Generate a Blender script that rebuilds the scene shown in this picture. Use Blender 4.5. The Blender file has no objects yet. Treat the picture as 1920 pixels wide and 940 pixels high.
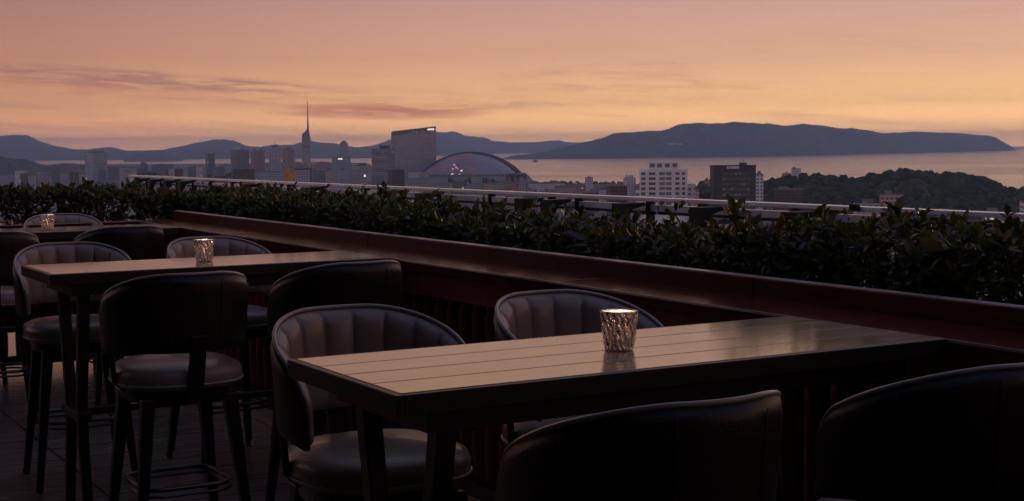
import bpy, bmesh, math, random
import numpy as np
from mathutils import Matrix, Vector

# ------------------------------------------------------------------ camera, sky, sun, exposure
SC = bpy.context.scene
COL = SC.collection
CZ = 1.55                                   # eye height above the terrace floor
FPX, PW, PH = 2667.0, 1920.0, 940.0         # focal length in photo pixels
PITCH = math.atan((470 - 277.5) / FPX)
ROLL = math.radians(0.42)
fw = Vector((0, math.cos(PITCH), -math.sin(PITCH)))
rt = Vector((1, 0, 0)); up = rt.cross(fw)
rt2 = rt * math.cos(ROLL) - up * math.sin(ROLL)
up2 = up * math.cos(ROLL) + rt * math.sin(ROLL)
cd = bpy.data.cameras.new('camera'); cam = bpy.data.objects.new('camera', cd); COL.objects.link(cam)
M = Matrix((rt2, up2, -fw)).transposed().to_4x4(); M.translation = (0, 0, CZ)
cam.matrix_world = M
cd.sensor_width = 36.0; cd.lens = 36.0 * FPX / PW
cd.clip_start = 0.05; cd.clip_end = 200000.0
SC.camera = cam

SUN_AZ, SUN_EL = math.radians(34), math.radians(2.0)      # azimuth clockwise from +Y
w = bpy.data.worlds.new("World"); SC.world = w; w.use_nodes = True
nt = w.node_tree; N = nt.nodes; L = nt.links; N.clear()

def srgb(r, g, b):
    f = lambda c: (c / 255 / 12.92) if c / 255 <= 0.04045 else ((c / 255 + 0.055) / 1.055) ** 2.4
    return (f(r), f(g), f(b), 1.0)

def node(tree, typ, **kw):
    n = tree.nodes.new(typ)
    for k, v in kw.items():
        setattr(n, k, v)
    return n

def mth(tree, op, a, b=None, c=None, clamp=False):
    n = tree.nodes.new('ShaderNodeMath'); n.operation = op; n.use_clamp = clamp
    for i, s in enumerate((a, b, c)):
        if s is None: continue
        if isinstance(s, (int, float)): n.inputs[i].default_value = s
        else: tree.links.new(s, n.inputs[i])
    return n.outputs[0]

def ramp(tree, fac, stops, interp='EASE'):
    n = tree.nodes.new('ShaderNodeValToRGB'); cr = n.color_ramp; cr.interpolation = interp
    while len(cr.elements) < len(stops): cr.elements.new(0.5)
    for e, (p, c) in zip(cr.elements, stops):
        e.position = p; e.color = c if len(c) == 4 else (*c, 1)
    if fac is not None: tree.links.new(fac, n.inputs[0])
    return n.outputs[0]

def mixc(tree, fac, a, b, mode='MIX'):
    n = tree.nodes.new('ShaderNodeMix'); n.data_type = 'RGBA'; n.blend_type = mode
    for s, i in ((fac, 0), (a, 6), (b, 7)):
        if isinstance(s, (int, float)): n.inputs[i].default_value = s
        elif isinstance(s, tuple): n.inputs[i].default_value = s
        else: tree.links.new(s, n.inputs[i])
    return n.outputs[2]

def build_sky():
    tc = node(nt, 'ShaderNodeTexCoord')
    sp = node(nt, 'ShaderNodeSeparateXYZ'); L.new(tc.outputs['Generated'], sp.inputs[0])
    X, Y, Z = sp.outputs
    az = mth(nt, 'ARCTAN2', X, Y)
    # elevation gradient of a dusk sky (sine of the elevation, square root spreads the low part)
    zz = mth(nt, 'POWER', mth(nt, 'MAXIMUM', Z, 0.0), 0.5)
    st = [(0.0, (250, 182, 108), 11.0), (0.006, (250, 184, 110), 8.2), (0.014, (250, 188, 114), 3.8), (0.030, (248, 190, 122), 1.75), (0.062, (236, 182, 145), 1.14), (0.104, (216, 168, 157), 1.0),
          (0.20, (224, 180, 138), 1.28), (0.32, (182, 150, 140), 1.0), (0.5, (138, 132, 146), 1.0), (0.8, (110, 122, 158), 1.0), (1.0, (102, 116, 158), 1.0)]
    grad = ramp(nt, zz, [(math.sqrt(p), tuple(q * k for q in srgb(*c)[:3])) for p, c, k in st], 'LINEAR')
    # the glow is widest round the place where the sun went down, the sky behind is raised to light the city
    ca = mth(nt, 'COSINE', mth(nt, 'SUBTRACT', az, math.radians(24)))
    lob = mth(nt, 'POWER', mth(nt, 'MULTIPLY_ADD', ca, 0.5, 0.5), 2.1)
    lob = mth(nt, 'MULTIPLY_ADD', lob, 0.94, 0.06)
    # the pull to one side fades towards the zenith
    c1 = mixc(nt, 1.0, grad, ramp(nt, lob, [(0.0, tuple(1.5 * q for q in srgb(190, 198, 230)[:3])), (0.35, tuple(1.35 * q for q in srgb(184, 180, 196)[:3])), (0.62, srgb(192, 170, 168)), (0.76, srgb(212, 192, 188)), (0.89, srgb(242, 232, 230)), (1.0, srgb(255, 255, 255))], 'LINEAR'), 'MULTIPLY')
    # thin streaked clouds: long in azimuth, thin in elevation
    cv = node(nt, 'ShaderNodeCombineXYZ')
    tilt = mth(nt, 'MULTIPLY_ADD', az, 0.045, Z)
    L.new(mth(nt, 'MULTIPLY', az, 7.0), cv.inputs[0]); L.new(mth(nt, 'MULTIPLY', tilt, 110.0), cv.inputs[1])
    no = node(nt, 'ShaderNodeTexNoise'); no.inputs['Scale'].default_value = 1.0; no.inputs['Detail'].default_value = 7.0
    no.inputs['Roughness'].default_value = 0.6; no.inputs['Distortion'].default_value = 0.5
    L.new(cv.outputs[0], no.inputs['Vector'])
    nz = no.outputs['Fac']
    cv2 = node(nt, 'ShaderNodeCombineXYZ')
    L.new(mth(nt, 'MULTIPLY', az, 22.0), cv2.inputs[0]); L.new(mth(nt, 'MULTIPLY', tilt, 260.0), cv2.inputs[1])
    no2 = node(nt, 'ShaderNodeTexNoise'); no2.inputs['Scale'].default_value = 1.0; no2.inputs['Detail'].default_value = 6.0
    no2.inputs['Roughness'].default_value = 0.62; no2.inputs['Distortion'].default_value = 0.8
    L.new(cv2.outputs[0], no2.inputs['Vector'])
    nf = no2.outputs['Fac']

    def streak(a0, wa, e0, we, slope, lo=0.40, hi=0.60, src=None):
        dx = mth(nt, 'DIVIDE', mth(nt, 'SUBTRACT', az, a0), wa)
        dz = mth(nt, 'DIVIDE', mth(nt, 'SUBTRACT', mth(nt, 'SUBTRACT', Z, e0), mth(nt, 'MULTIPLY', mth(nt, 'SUBTRACT', az, a0), slope)), we)
        r = mth(nt, 'ADD', mth(nt, 'MULTIPLY', dx, dx), mth(nt, 'MULTIPLY', dz, dz))
        m = mth(nt, 'SUBTRACT', 1.0, r, clamp=True)
        k = mth(nt, 'DIVIDE', mth(nt, 'SUBTRACT', src or nf, lo), hi - lo, clamp=True)
        k = mth(nt, 'SMOOTH_MIN', k, 1.0, 0.2)
        return mth(nt, 'MULTIPLY', mth(nt, 'POWER', m, 0.8), k, clamp=True)
    # band of mauve cloud, its glowing underside, the orange bar lower down and faint veils
    a = streak(-0.29, 0.18, 0.0500, 0.0075, -0.055, 0.36, 0.58)
    b = streak(-0.25, 0.20, 0.0425, 0.0120, -0.045, 0.42, 0.62)
    a2 = streak(-0.175, 0.04, 0.0440, 0.0040, -0.08, 0.38, 0.60)
    c = streak(-0.092, 0.085, 0.0258, 0.0062, -0.012, 0.30, 0.54)
    c3 = streak(-0.035, 0.05, 0.0300, 0.0040, 0.0, 0.40, 0.60)
    d = streak(0.06, 0.16, 0.040, 0.016, 0.02, 0.47, 0.66)
    e = streak(0.23, 0.18, 0.072, 0.018, 0.16, 0.47, 0.70)
    f = streak(0.06, 0.09, 0.0545, 0.0045, 0.06, 0.40, 0.62)
    wisps = mth(nt, 'DIVIDE', mth(nt, 'SUBTRACT', nz, 0.52), 0.22, clamp=True)
    low = mth(nt, 'SUBTRACT', 1.0, mth(nt, 'MULTIPLY', Z, 7.0), clamp=True)
    c1 = mixc(nt, mth(nt, 'MULTIPLY', mth(nt, 'MULTIPLY', wisps, low), 0.5), c1, srgb(214, 140, 118))
    c1 = mixc(nt, mth(nt, 'MULTIPLY', b, 0.55), c1, srgb(216, 128, 96))
    c1 = mixc(nt, mth(nt, 'MULTIPLY', a, 0.66), c1, srgb(164, 112, 104))
    c1 = mixc(nt, mth(nt, 'MULTIPLY', a2, 0.70), c1, srgb(160, 112, 104))
    c1 = mixc(nt, mth(nt, 'MULTIPLY', c, 0.95), c1, srgb(238, 126, 82))
    c1 = mixc(nt, mth(nt, 'MULTIPLY', c3, 0.6), c1, srgb(230, 140, 100))
    c1 = mixc(nt, mth(nt, 'MULTIPLY', d, 0.5), c1, srgb(236, 160, 118))
    c1 = mixc(nt, mth(nt, 'MULTIPLY', f, 0.35), c1, srgb(196, 140, 118))
    c1 = mixc(nt, mth(nt, 'MULTIPLY', e, 0.30), c1, srgb(204, 152, 122))
    sk = node(nt, 'ShaderNodeTexSky'); sk.sky_type = 'NISHITA'; sk.sun_disc = False
    sk.sun_elevation = SUN_EL; sk.sun_rotation = SUN_AZ; sk.altitude = 80
    bg1 = node(nt, 'ShaderNodeBackground'); L.new(c1, bg1.inputs[0]); bg1.inputs[1].default_value = 1.0
    bg2 = node(nt, 'ShaderNodeBackground'); L.new(sk.outputs[0], bg2.inputs[0]); bg2.inputs[1].default_value = 0.006
    ad = node(nt, 'ShaderNodeAddShader'); L.new(bg1.outputs[0], ad.inputs[0]); L.new(bg2.outputs[0], ad.inputs[1])
    out = node(nt, 'ShaderNodeOutputWorld'); L.new(ad.outputs[0], out.inputs[0])
build_sky()

sl = bpy.data.lights.new('sun', 'SUN'); sun = bpy.data.objects.new('sun', sl); COL.objects.link(sun)
sl.energy = 0.5; sl.angle = math.radians(6); sl.color = (1.0, 0.62, 0.36)
sd = Vector((math.sin(SUN_AZ) * math.cos(SUN_EL), math.cos(SUN_AZ) * math.cos(SUN_EL), math.sin(SUN_EL)))
sun.rotation_euler = sd.to_track_quat('Z', 'Y').to_euler()

SC.view_settings.view_transform = 'Standard'
SC.view_settings.look = 'None'
SC.view_settings.exposure = 0.0
SC.view_settings.gamma = 1.0
SC.view_settings.use_curve_mapping = False
SC.render.engine = 'CYCLES'
SC.cycles.use_denoising = True
SC.cycles.max_bounces = 8
SC.cycles.transparent_max_bounces = 12
SC.cycles.volume_bounces = 1
SC.cycles.sample_clamp_indirect = 3.0
SC.cycles.caustics_reflective = False
SC.cycles.caustics_refractive = False

# ------------------------------------------------------------------ frames and helpers
AZ = math.radians(59.7)
U = Vector((math.sin(AZ), math.cos(AZ), 0))      # along the tables, towards the hedge
V = Vector((-math.cos(AZ), math.sin(AZ), 0))     # along the ledge, away from the camera
TA = math.atan2(U.y, U.x)                        # turn that lays local x on U and local y on V
def T(a, b, z=0.0): return U * a + V * b + Vector((0, 0, z))

def ray(x, y): return fw + rt2 * ((x - 960) / FPX) + up2 * ((470 - y) / FPX)
def far(x, y, D):
    """real point seen in the direction of photo pixel (x, y), D metres away over the ground"""
    d = ray(x, y); h = math.hypot(d.x, d.y)
    return Vector((d.x / h * D, d.y / h * D, CZ + d.z / h * D))
ZSEA = CZ - 78.5
ZLAND = ZSEA + 2.5
rng = random.Random(7)
nrg = np.random.default_rng(11)

def tag(o, label=None, cat=None, group=None, kind=None):
    if label: o['label'] = label
    if cat: o['category'] = cat
    if group: o['group'] = group
    if kind: o['kind'] = kind
    return o

def empty(name, loc=(0, 0, 0), rz=0.0):
    o = bpy.data.objects.new(name, None); COL.objects.link(o)
    o.location = loc; o.rotation_euler = (0, 0, rz); o.empty_display_size = 0.1
    return o

class MB:
    def __init__(s): s.v = []; s.f = []
    def add(s, vs, fs):
        n = len(s.v); s.v += [tuple(p) for p in vs]; s.f += [tuple(i + n for i in q) for q in fs]; return s
    def box(s, x0, x1, y0, y1, z0, z1):
        return s.add([(x0, y0, z0), (x1, y0, z0), (x1, y1, z0), (x0, y1, z0), (x0, y0, z1), (x1, y0, z1), (x1, y1, z1), (x0, y1, z1)],
                     [(3, 2, 1, 0), (4, 5, 6, 7), (0, 1, 5, 4), (1, 2, 6, 5), (2, 3, 7, 6), (3, 0, 4, 7)])
    def prism(s, poly, z0, z1, top=None):
        n = len(poly); tp = top or poly
        vs = [(x, y, z0) for x, y in poly] + [((p[0], p[1], z1) if len(p) == 2 else tuple(p)) for p in tp]
        fs = [tuple(range(n - 1, -1, -1)), tuple(range(n, 2 * n))] + [(i, (i + 1) % n, n + (i + 1) % n, n + i) for i in range(n)]
        return s.add(vs, fs)
    def beam(s, p, q, w0, w1=None, d0=None, d1=None, side=(0, 1, 0)):
        """square-section bar from p to q, w across, d in depth"""
        p, q = Vector(p), Vector(q); w1 = w0 if w1 is None else w1; d0 = w0 if d0 is None else d0; d1 = d0 * w1 / w0 if d1 is None else d1
        t = (q - p).normalized(); a = Vector(side).cross(t)
        if a.length < 1e-4: a = Vector((1, 0, 0)).cross(t)
        a.normalize(); b = t.cross(a)
        vs = []
        for c, ww, dd in ((p, w0, d0), (q, w1, d1)):
            for sx, sy in ((-1, -1), (1, -1), (1, 1), (-1, 1)): vs.append(c + a * (sx * ww / 2) + b * (sy * dd / 2))
        return s.add(vs, [(3, 2, 1, 0), (4, 5, 6, 7), (0, 1, 5, 4), (1, 2, 6, 5), (2, 3, 7, 6), (3, 0, 4, 7)])
    def tube(s, pts, r, n=10, closed=False):
        pts = [Vector(p) for p in pts]; m = len(pts); vs = []; rr = r if isinstance(r, (list, tuple)) else [r] * m
        ref = Vector((0, 0, 1))
        for i, p in enumerate(pts):
            if closed: t = pts[(i + 1) % m] - pts[i - 1]
            else: t = pts[min(i + 1, m - 1)] - pts[max(i - 1, 0)]
            t.normalize(); a = ref.cross(t)
            if a.length < 1e-3: a = Vector((1, 0, 0)).cross(t)
            a.normalize(); b = t.cross(a)
            for k in range(n):
                an = 2 * math.pi * k / n; vs.append(p + a * (rr[i] * math.cos(an)) + b * (rr[i] * math.sin(an)))
        fs = []
        for i in range(m if closed else m - 1):
            j = (i + 1) % m
            for k in range(n): fs.append((i * n + k, i * n + (k + 1) % n, j * n + (k + 1) % n, j * n + k))
        if not closed: fs += [tuple(range(n - 1, -1, -1)), tuple((m - 1) * n + k for k in range(n))]
        return s.add(vs, fs)
    def lathe(s, prof, n=32, closed=False, cx=0, cy=0):
        m = len(prof); vs = []
        for r, z in prof:
            for k in range(n): an = 2 * math.pi * k / n; vs.append((cx + r * math.cos(an), cy + r * math.sin(an), z))
        fs = [(i * n + k, i * n + (k + 1) % n, ((i + 1) % m) * n + (k + 1) % n, ((i + 1) % m) * n + k) for i in range(m if closed else m - 1) for k in range(n)]
        if not closed: fs += [tuple(range(n - 1, -1, -1)), tuple((m - 1) * n + k for k in range(n))]
        return s.add(vs, fs)
    def build(s, name, mat, parent=None, smooth=False, bevel=0.0, segs=2, subsurf=0):
        me = bpy.data.meshes.new(name); me.from_pydata(s.v, [], s.f); me.validate()
        if bevel:
            bm = bmesh.new(); bm.from_mesh(me)
            bmesh.ops.bevel(bm, geom=[e for e in bm.edges if len(e.link_faces) == 2 and e.calc_face_angle(0) > 0.5], offset=bevel, segments=segs, profile=0.5, affect='EDGES')
            bm.to_mesh(me); bm.free()
        me.materials.append(mat)
        if smooth: me.polygons.foreach_set('use_smooth', [True] * len(me.polygons))
        o = bpy.data.objects.new(name, me); COL.objects.link(o)
        if parent: o.parent = parent
        if subsurf:
            md = o.modifiers.new('round', 'SUBSURF'); md.levels = subsurf; md.render_levels = subsurf
        return o

def np_mesh(name, verts, faces, mat, parent=None, smooth=False):
    """numpy verts (n,3), faces (m,k) of equal size"""
    me = bpy.data.meshes.new(name); k = faces.shape[1]
    me.vertices.add(len(verts)); me.vertices.foreach_set('co', verts.astype(np.float32).ravel())
    me.loops.add(faces.size); me.loops.foreach_set('vertex_index', faces.astype(np.int32).ravel())
    me.polygons.add(len(faces)); me.polygons.foreach_set('loop_start', np.arange(0, faces.size, k, dtype=np.int32))
    me.polygons.foreach_set('loop_total', np.full(len(faces), k, dtype=np.int32))
    me.update(calc_edges=True); me.validate()
    if smooth: me.polygons.foreach_set('use_smooth', [True] * len(me.polygons))
    me.materials.append(mat)
    o = bpy.data.objects.new(name, me); COL.objects.link(o)
    if parent: o.parent = parent
    return o

def copy_tree(o, parent=None):
    c = o.copy(); COL.objects.link(c)
    if parent: c.parent = parent
    for ch in [x for x in COL.objects if x.parent == o]: copy_tree(ch, c)
    return c

# ------------------------------------------------------------------ materials
def pm(name, col, rough=0.6, metal=0.0, spec=0.5, noise=0.0, nscale=8.0, bump=0.0, bscale=40.0, coat=0.0, stretch=None, ior=1.5, emis=None, estr=0.0, coord='Object'):
    m = bpy.data.materials.new(name); m.use_nodes = True; t = m.node_tree
    p = t.nodes['Principled BSDF']
    p.inputs['Roughness'].default_value = rough; p.inputs['Metallic'].default_value = metal
    p.inputs['Specular IOR Level'].default_value = spec; p.inputs['Coat Weight'].default_value = coat; p.inputs['Coat Roughness'].default_value = 0.12
    p.inputs['IOR'].default_value = ior
    c = col if len(col) == 4 else (*col, 1)
    p.inputs['Base Color'].default_value = c
    if noise or bump:
        tc = node(t, 'ShaderNodeTexCoord'); mp = node(t, 'ShaderNodeMapping'); t.links.new(tc.outputs[coord], mp.inputs[0])
        if stretch: mp.inputs['Scale'].default_value = stretch
    if noise:
        n = node(t, 'ShaderNodeTexNoise'); n.inputs['Scale'].default_value = nscale; n.inputs['Detail'].default_value = 6
        t.links.new(mp.outputs[0], n.inputs['Vector'])
        lo = tuple(max(0, x * (1 - noise)) for x in c[:3]) + (1,); hi = tuple(x * (1 + noise) for x in c[:3]) + (1,)
        t.links.new(ramp(t, n.outputs['Fac'], [(0.3, lo), (0.7, hi)], 'LINEAR'), p.inputs['Base Color'])
        r = mth(t, 'MULTIPLY_ADD', n.outputs['Fac'], 0.16, rough - 0.08, clamp=True)
        t.links.new(r, p.inputs['Roughness'])
    if bump:
        n = node(t, 'ShaderNodeTexNoise'); n.inputs['Scale'].default_value = bscale; n.inputs['Detail'].default_value = 4
        t.links.new(mp.outputs[0], n.inputs['Vector'])
        b = node(t, 'ShaderNodeBump'); b.inputs['Strength'].default_value = bump; b.inputs['Distance'].default_value = 0.01
        t.links.new(n.outputs['Fac'], b.inputs['Height']); t.links.new(b.outputs[0], p.inputs['Normal'])
    if emis:
        p.inputs['Emission Color'].default_value = (*emis, 1); p.inputs['Emission Strength'].default_value = estr
    return m

def facade(name, wall, glass, floor=3.3, bay=3.6, fx=0.62, fz=0.5, rough=0.6, lit_share=0.007):
    """wall with a grid of darker windows, worked out from the wall's own coordinates"""
    m = bpy.data.materials.new(name); m.use_nodes = True; t = m.node_tree; p = t.nodes['Principled BSDF']
    tc = node(t, 'ShaderNodeTexCoord'); so = node(t, 'ShaderNodeSeparateXYZ'); t.links.new(tc.outputs['Object'], so.inputs[0])
    sn = node(t, 'ShaderNodeSeparateXYZ'); t.links.new(tc.outputs['Normal'], sn.inputs[0])
    ax = mth(t, 'ABSOLUTE', sn.outputs[0]); ay = mth(t, 'ABSOLUTE', sn.outputs[1])
    pick = mth(t, 'GREATER_THAN', ax, ay)
    uu = mth(t, 'ADD', mth(t, 'MULTIPLY', so.outputs[1], pick), mth(t, 'MULTIPLY', so.outputs[0], mth(t, 'SUBTRACT', 1.0, pick)))
    fu = mth(t, 'FRACT', mth(t, 'DIVIDE', uu, bay)); fzv = mth(t, 'FRACT', mth(t, 'DIVIDE', so.outputs[2], floor))
    iu = mth(t, 'LESS_THAN', mth(t, 'ABSOLUTE', mth(t, 'SUBTRACT', fu, 0.5)), fx / 2)
    iz = mth(t, 'LESS_THAN', mth(t, 'ABSOLUTE', mth(t, 'SUBTRACT', fzv, 0.5)), fz / 2)
    side = mth(t, 'LESS_THAN', mth(t, 'ABSOLUTE', sn.outputs[2]), 0.5)
    win = mth(t, 'MULTIPLY', mth(t, 'MULTIPLY', iu, iz), side)
    n = node(t, 'ShaderNodeTexNoise'); n.inputs['Scale'].default_value = 0.06; n.inputs['Detail'].default_value = 5
    t.links.new(tc.outputs['Object'], n.inputs['Vector'])
    wc = ramp(t, n.outputs['Fac'], [(0.3, tuple(x * 0.82 for x in wall[:3])), (0.7, tuple(x * 1.12 for x in wall[:3]))], 'LINEAR')
    t.links.new(mixc(t, win, wc, (*glass[:3], 1)), p.inputs['Base Color'])
    wn = node(t, 'ShaderNodeTexWhiteNoise'); wn.noise_dimensions = '3D'; cv = node(t, 'ShaderNodeCombineXYZ'); oi = node(t, 'ShaderNodeObjectInfo')
    t.links.new(mth(t, 'FLOOR', mth(t, 'DIVIDE', uu, bay)), cv.inputs[0]); t.links.new(mth(t, 'FLOOR', mth(t, 'DIVIDE', so.outputs[2], floor)), cv.inputs[1]); t.links.new(mth(t, 'MULTIPLY', oi.outputs['Random'], 97.0), cv.inputs[2]); t.links.new(cv.outputs[0], wn.inputs[0])
    lit = mth(t, 'MULTIPLY', win, mth(t, 'GREATER_THAN', wn.outputs[0], 1 - lit_share))
    p.inputs['Emission Color'].default_value = (1.0, 0.66, 0.36, 1); t.links.new(mth(t, 'MULTIPLY', lit, 0.7), p.inputs['Emission Strength'])
    t.links.new(mth(t, 'MULTIPLY_ADD', win, -0.35, rough), p.inputs['Roughness'])
    return m

def wood_mat(name, base, rough, grain=0.35, scale=(2.0, 26.0, 26.0), spec=0.5, coat=0.0, ior=1.5, bump=0.12):
    m = bpy.data.materials.new(name); m.use_nodes = True; t = m.node_tree; p = t.nodes['Principled BSDF']
    tc = node(t, 'ShaderNodeTexCoord'); mp = node(t, 'ShaderNodeMapping'); t.links.new(tc.outputs['Object'], mp.inputs[0]); mp.inputs['Scale'].default_value = scale
    n = node(t, 'ShaderNodeTexNoise'); n.inputs['Scale'].default_value = 1.6; n.inputs['Detail'].default_value = 8; n.inputs['Roughness'].default_value = 0.62; n.inputs['Distortion'].default_value = 0.6
    t.links.new(mp.outputs[0], n.inputs['Vector'])
    n2 = node(t, 'ShaderNodeTexNoise'); n2.inputs['Scale'].default_value = 2.3; n2.inputs['Detail'].default_value = 3
    t.links.new(tc.outputs['Object'], n2.inputs['Vector'])
    c = ramp(t, n.outputs['Fac'], [(0.30, tuple(x * (1 - grain) for x in base)), (0.72, tuple(x * (1 + grain) for x in base))], 'LINEAR')
    c = mixc(t, 0.5, c, ramp(t, n2.outputs['Fac'], [(0.3, (0.72, 0.70, 0.68)), (0.7, (1.15, 1.12, 1.1))], 'LINEAR'), 'MULTIPLY')
    t.links.new(c, p.inputs['Base Color'])
    t.links.new(mth(t, 'MULTIPLY_ADD', n2.outputs['Fac'], 0.14, rough - 0.07), p.inputs['Roughness'])
    p.inputs['Specular IOR Level'].default_value = spec; p.inputs['Coat Weight'].default_value = coat; p.inputs['Coat Roughness'].default_value = 0.1; p.inputs['IOR'].default_value = ior
    b = node(t, 'ShaderNodeBump'); b.inputs['Strength'].default_value = bump; b.inputs['Distance'].default_value = 0.004
    t.links.new(n.outputs['Fac'], b.inputs['Height']); t.links.new(b.outputs[0], p.inputs['Normal'])
    return m

MT = {}
def planks(m, amt=.1):
    t = m.node_tree; p = t.nodes['Principled BSDF']; l = p.inputs['Base Color'].links[0].from_socket; g = node(t, 'ShaderNodeNewGeometry')
    c = mixc(t, 1.0, l, ramp(t, g.outputs['Random Per Island'], [(0, (1 - amt, 1 - amt, 1 - amt)), (1, (1 + amt, 1 + amt * .9, 1 + amt * .7))], 'LINEAR'), 'MULTIPLY')
    t.links.new(c, p.inputs['Base Color']); return m
MT['table'] = wood_mat('tan_slatted_tabletop', (0.50, 0.345, 0.19), 0.15, 0.2, ior=2.0, bump=0.05)
planks(MT['table'], .18)
MT['tframe'] = wood_mat('dark_table_edge', (0.024, 0.009, 0.006), 0.45, 0.3)
MT['mahog'] = wood_mat('mahogany_ledge', (0.12, 0.017, 0.009), 0.17, 0.4, (2.0, 30.0, 30.0), spec=0.3, coat=0.1)
MT['mahog_dull'] = wood_mat('mahogany_upstand', (0.10, 0.017, 0.010), 0.5, 0.35, (2.0, 30.0, 30.0), spec=0.15)
MT['mahog2'] = wood_mat('mahogany_slats', (0.26, 0.028, 0.016), 0.28, 0.4, (18.0, 18.0, 2.0), coat=0.25)
MT['dwood'] = wood_mat('dark_stained_wood', (0.022, 0.0075, 0.005), 0.38, 0.3, (20.0, 20.0, 2.0))
MT['leather_in'] = pm('taupe_leather', (0.40, 0.265, 0.185), 0.33, noise=0.14, nscale=6, bump=0.15, bscale=200, coat=0.2)
MT['leather_out'] = pm('dark_brown_leather', (0.028, 0.0075, 0.006), 0.42, noise=0.15, nscale=5, bump=0.15, bscale=200)
MT['piping'] = pm('highlight_leather_piping', (0.52, 0.39, 0.31), 0.28)  # paler than the seat leather, paints in the sky highlight along the edges
MT['steel'] = pm('dark_bronze_metal', (0.15, 0.135, 0.13), 0.36, metal=1.0, noise=0.1, nscale=30)
MT['rail'] = pm('pale_painted_metal', (0.82, 0.80, 0.80), 0.25, metal=0.35, noise=0.06, nscale=3)
MT['edge_glint'] = pm('metal_edge_highlight', (0.55, 0.47, 0.44), 0.38, metal=0.7, noise=0.5, nscale=2.5)  # pale uneven strip standing in for the highlight along the ledge edges
MT['darkmetal'] = pm('dark_painted_metal', (0.018, 0.015, 0.015), 0.45, metal=0.2)
MT['brownmetal'] = pm('brown_painted_bracket', (0.024, 0.010, 0.007), 0.7, noise=0.2)
MT['soil'] = pm('dark_soil', (0.03, 0.02, 0.014), 0.9, noise=0.3)
MT['planter'] = pm('dark_planter_panel', (0.02, 0.012, 0.010), 0.6, noise=0.2)
MT['branch'] = pm('twig_bark', (0.05, 0.03, 0.02), 0.8, noise=0.3)
MT['wax'] = pm('cream_wax', (0.80, 0.72, 0.60), 0.5)
def lid_mat():
    m = bpy.data.materials.new('frosted_cream_lid'); m.use_nodes = True; t = m.node_tree; p = t.nodes['Principled BSDF']
    p.inputs['Base Color'].default_value = (.85, .78, .70, 1); p.inputs['Roughness'].default_value = .35
    tl = node(t, 'ShaderNodeBsdfTranslucent'); tl.inputs[0].default_value = (.85, .8, .75, 1); mx = node(t, 'ShaderNodeMixShader'); mx.inputs[0].default_value = .5
    t.links.new(p.outputs[0], mx.inputs[1]); t.links.new(tl.outputs[0], mx.inputs[2]); t.links.new(mx.outputs[0], t.nodes['Material Output'].inputs[0])
    return m
MT['lid'] = lid_mat()
MT['flame'] = pm('candle_flame', (1, 0.6, 0.3), 0.5, emis=(1.0, 0.62, 0.3), estr=8.0)

def leaf_mat():
    m = bpy.data.materials.new('glossy_hedge_leaf'); m.use_nodes = True; t = m.node_tree; p = t.nodes['Principled BSDF']
    g = node(t, 'ShaderNodeNewGeometry')
    c = ramp(t, g.outputs['Random Per Island'], [(0.0, (0.034, 0.034, 0.008)), (0.35, (0.068, 0.068, 0.013)), (0.7, (0.11, 0.10, 0.02)), (0.86, (0.15, 0.115, 0.026)), (0.95, (0.14, 0.06, 0.022)), (1.0, (0.22, 0.15, 0.07))], 'LINEAR')
    t.links.new(c, p.inputs['Base Color'])
    t.links.new(mth(t, 'MULTIPLY_ADD', mth(t, 'FRACT', mth(t, 'MULTIPLY', g.outputs['Random Per Island'], 37.0)), .32, .20), p.inputs['Roughness']); p.inputs['Specular IOR Level'].default_value = 0.45
    tl = node(t, 'ShaderNodeBsdfTranslucent'); t.links.new(mixc(t, 1.0, c, (0.9, 1.2, 0.4, 1), 'MULTIPLY'), tl.inputs[0])
    mx = node(t, 'ShaderNodeMixShader'); mx.inputs[0].default_value = 0.3
    t.links.new(p.outputs[0], mx.inputs[1]); t.links.new(tl.outputs[0], mx.inputs[2])
    t.links.new(mx.outputs[0], t.nodes['Material Output'].inputs[0])
    return m
MT['leaf'] = leaf_mat()

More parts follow.
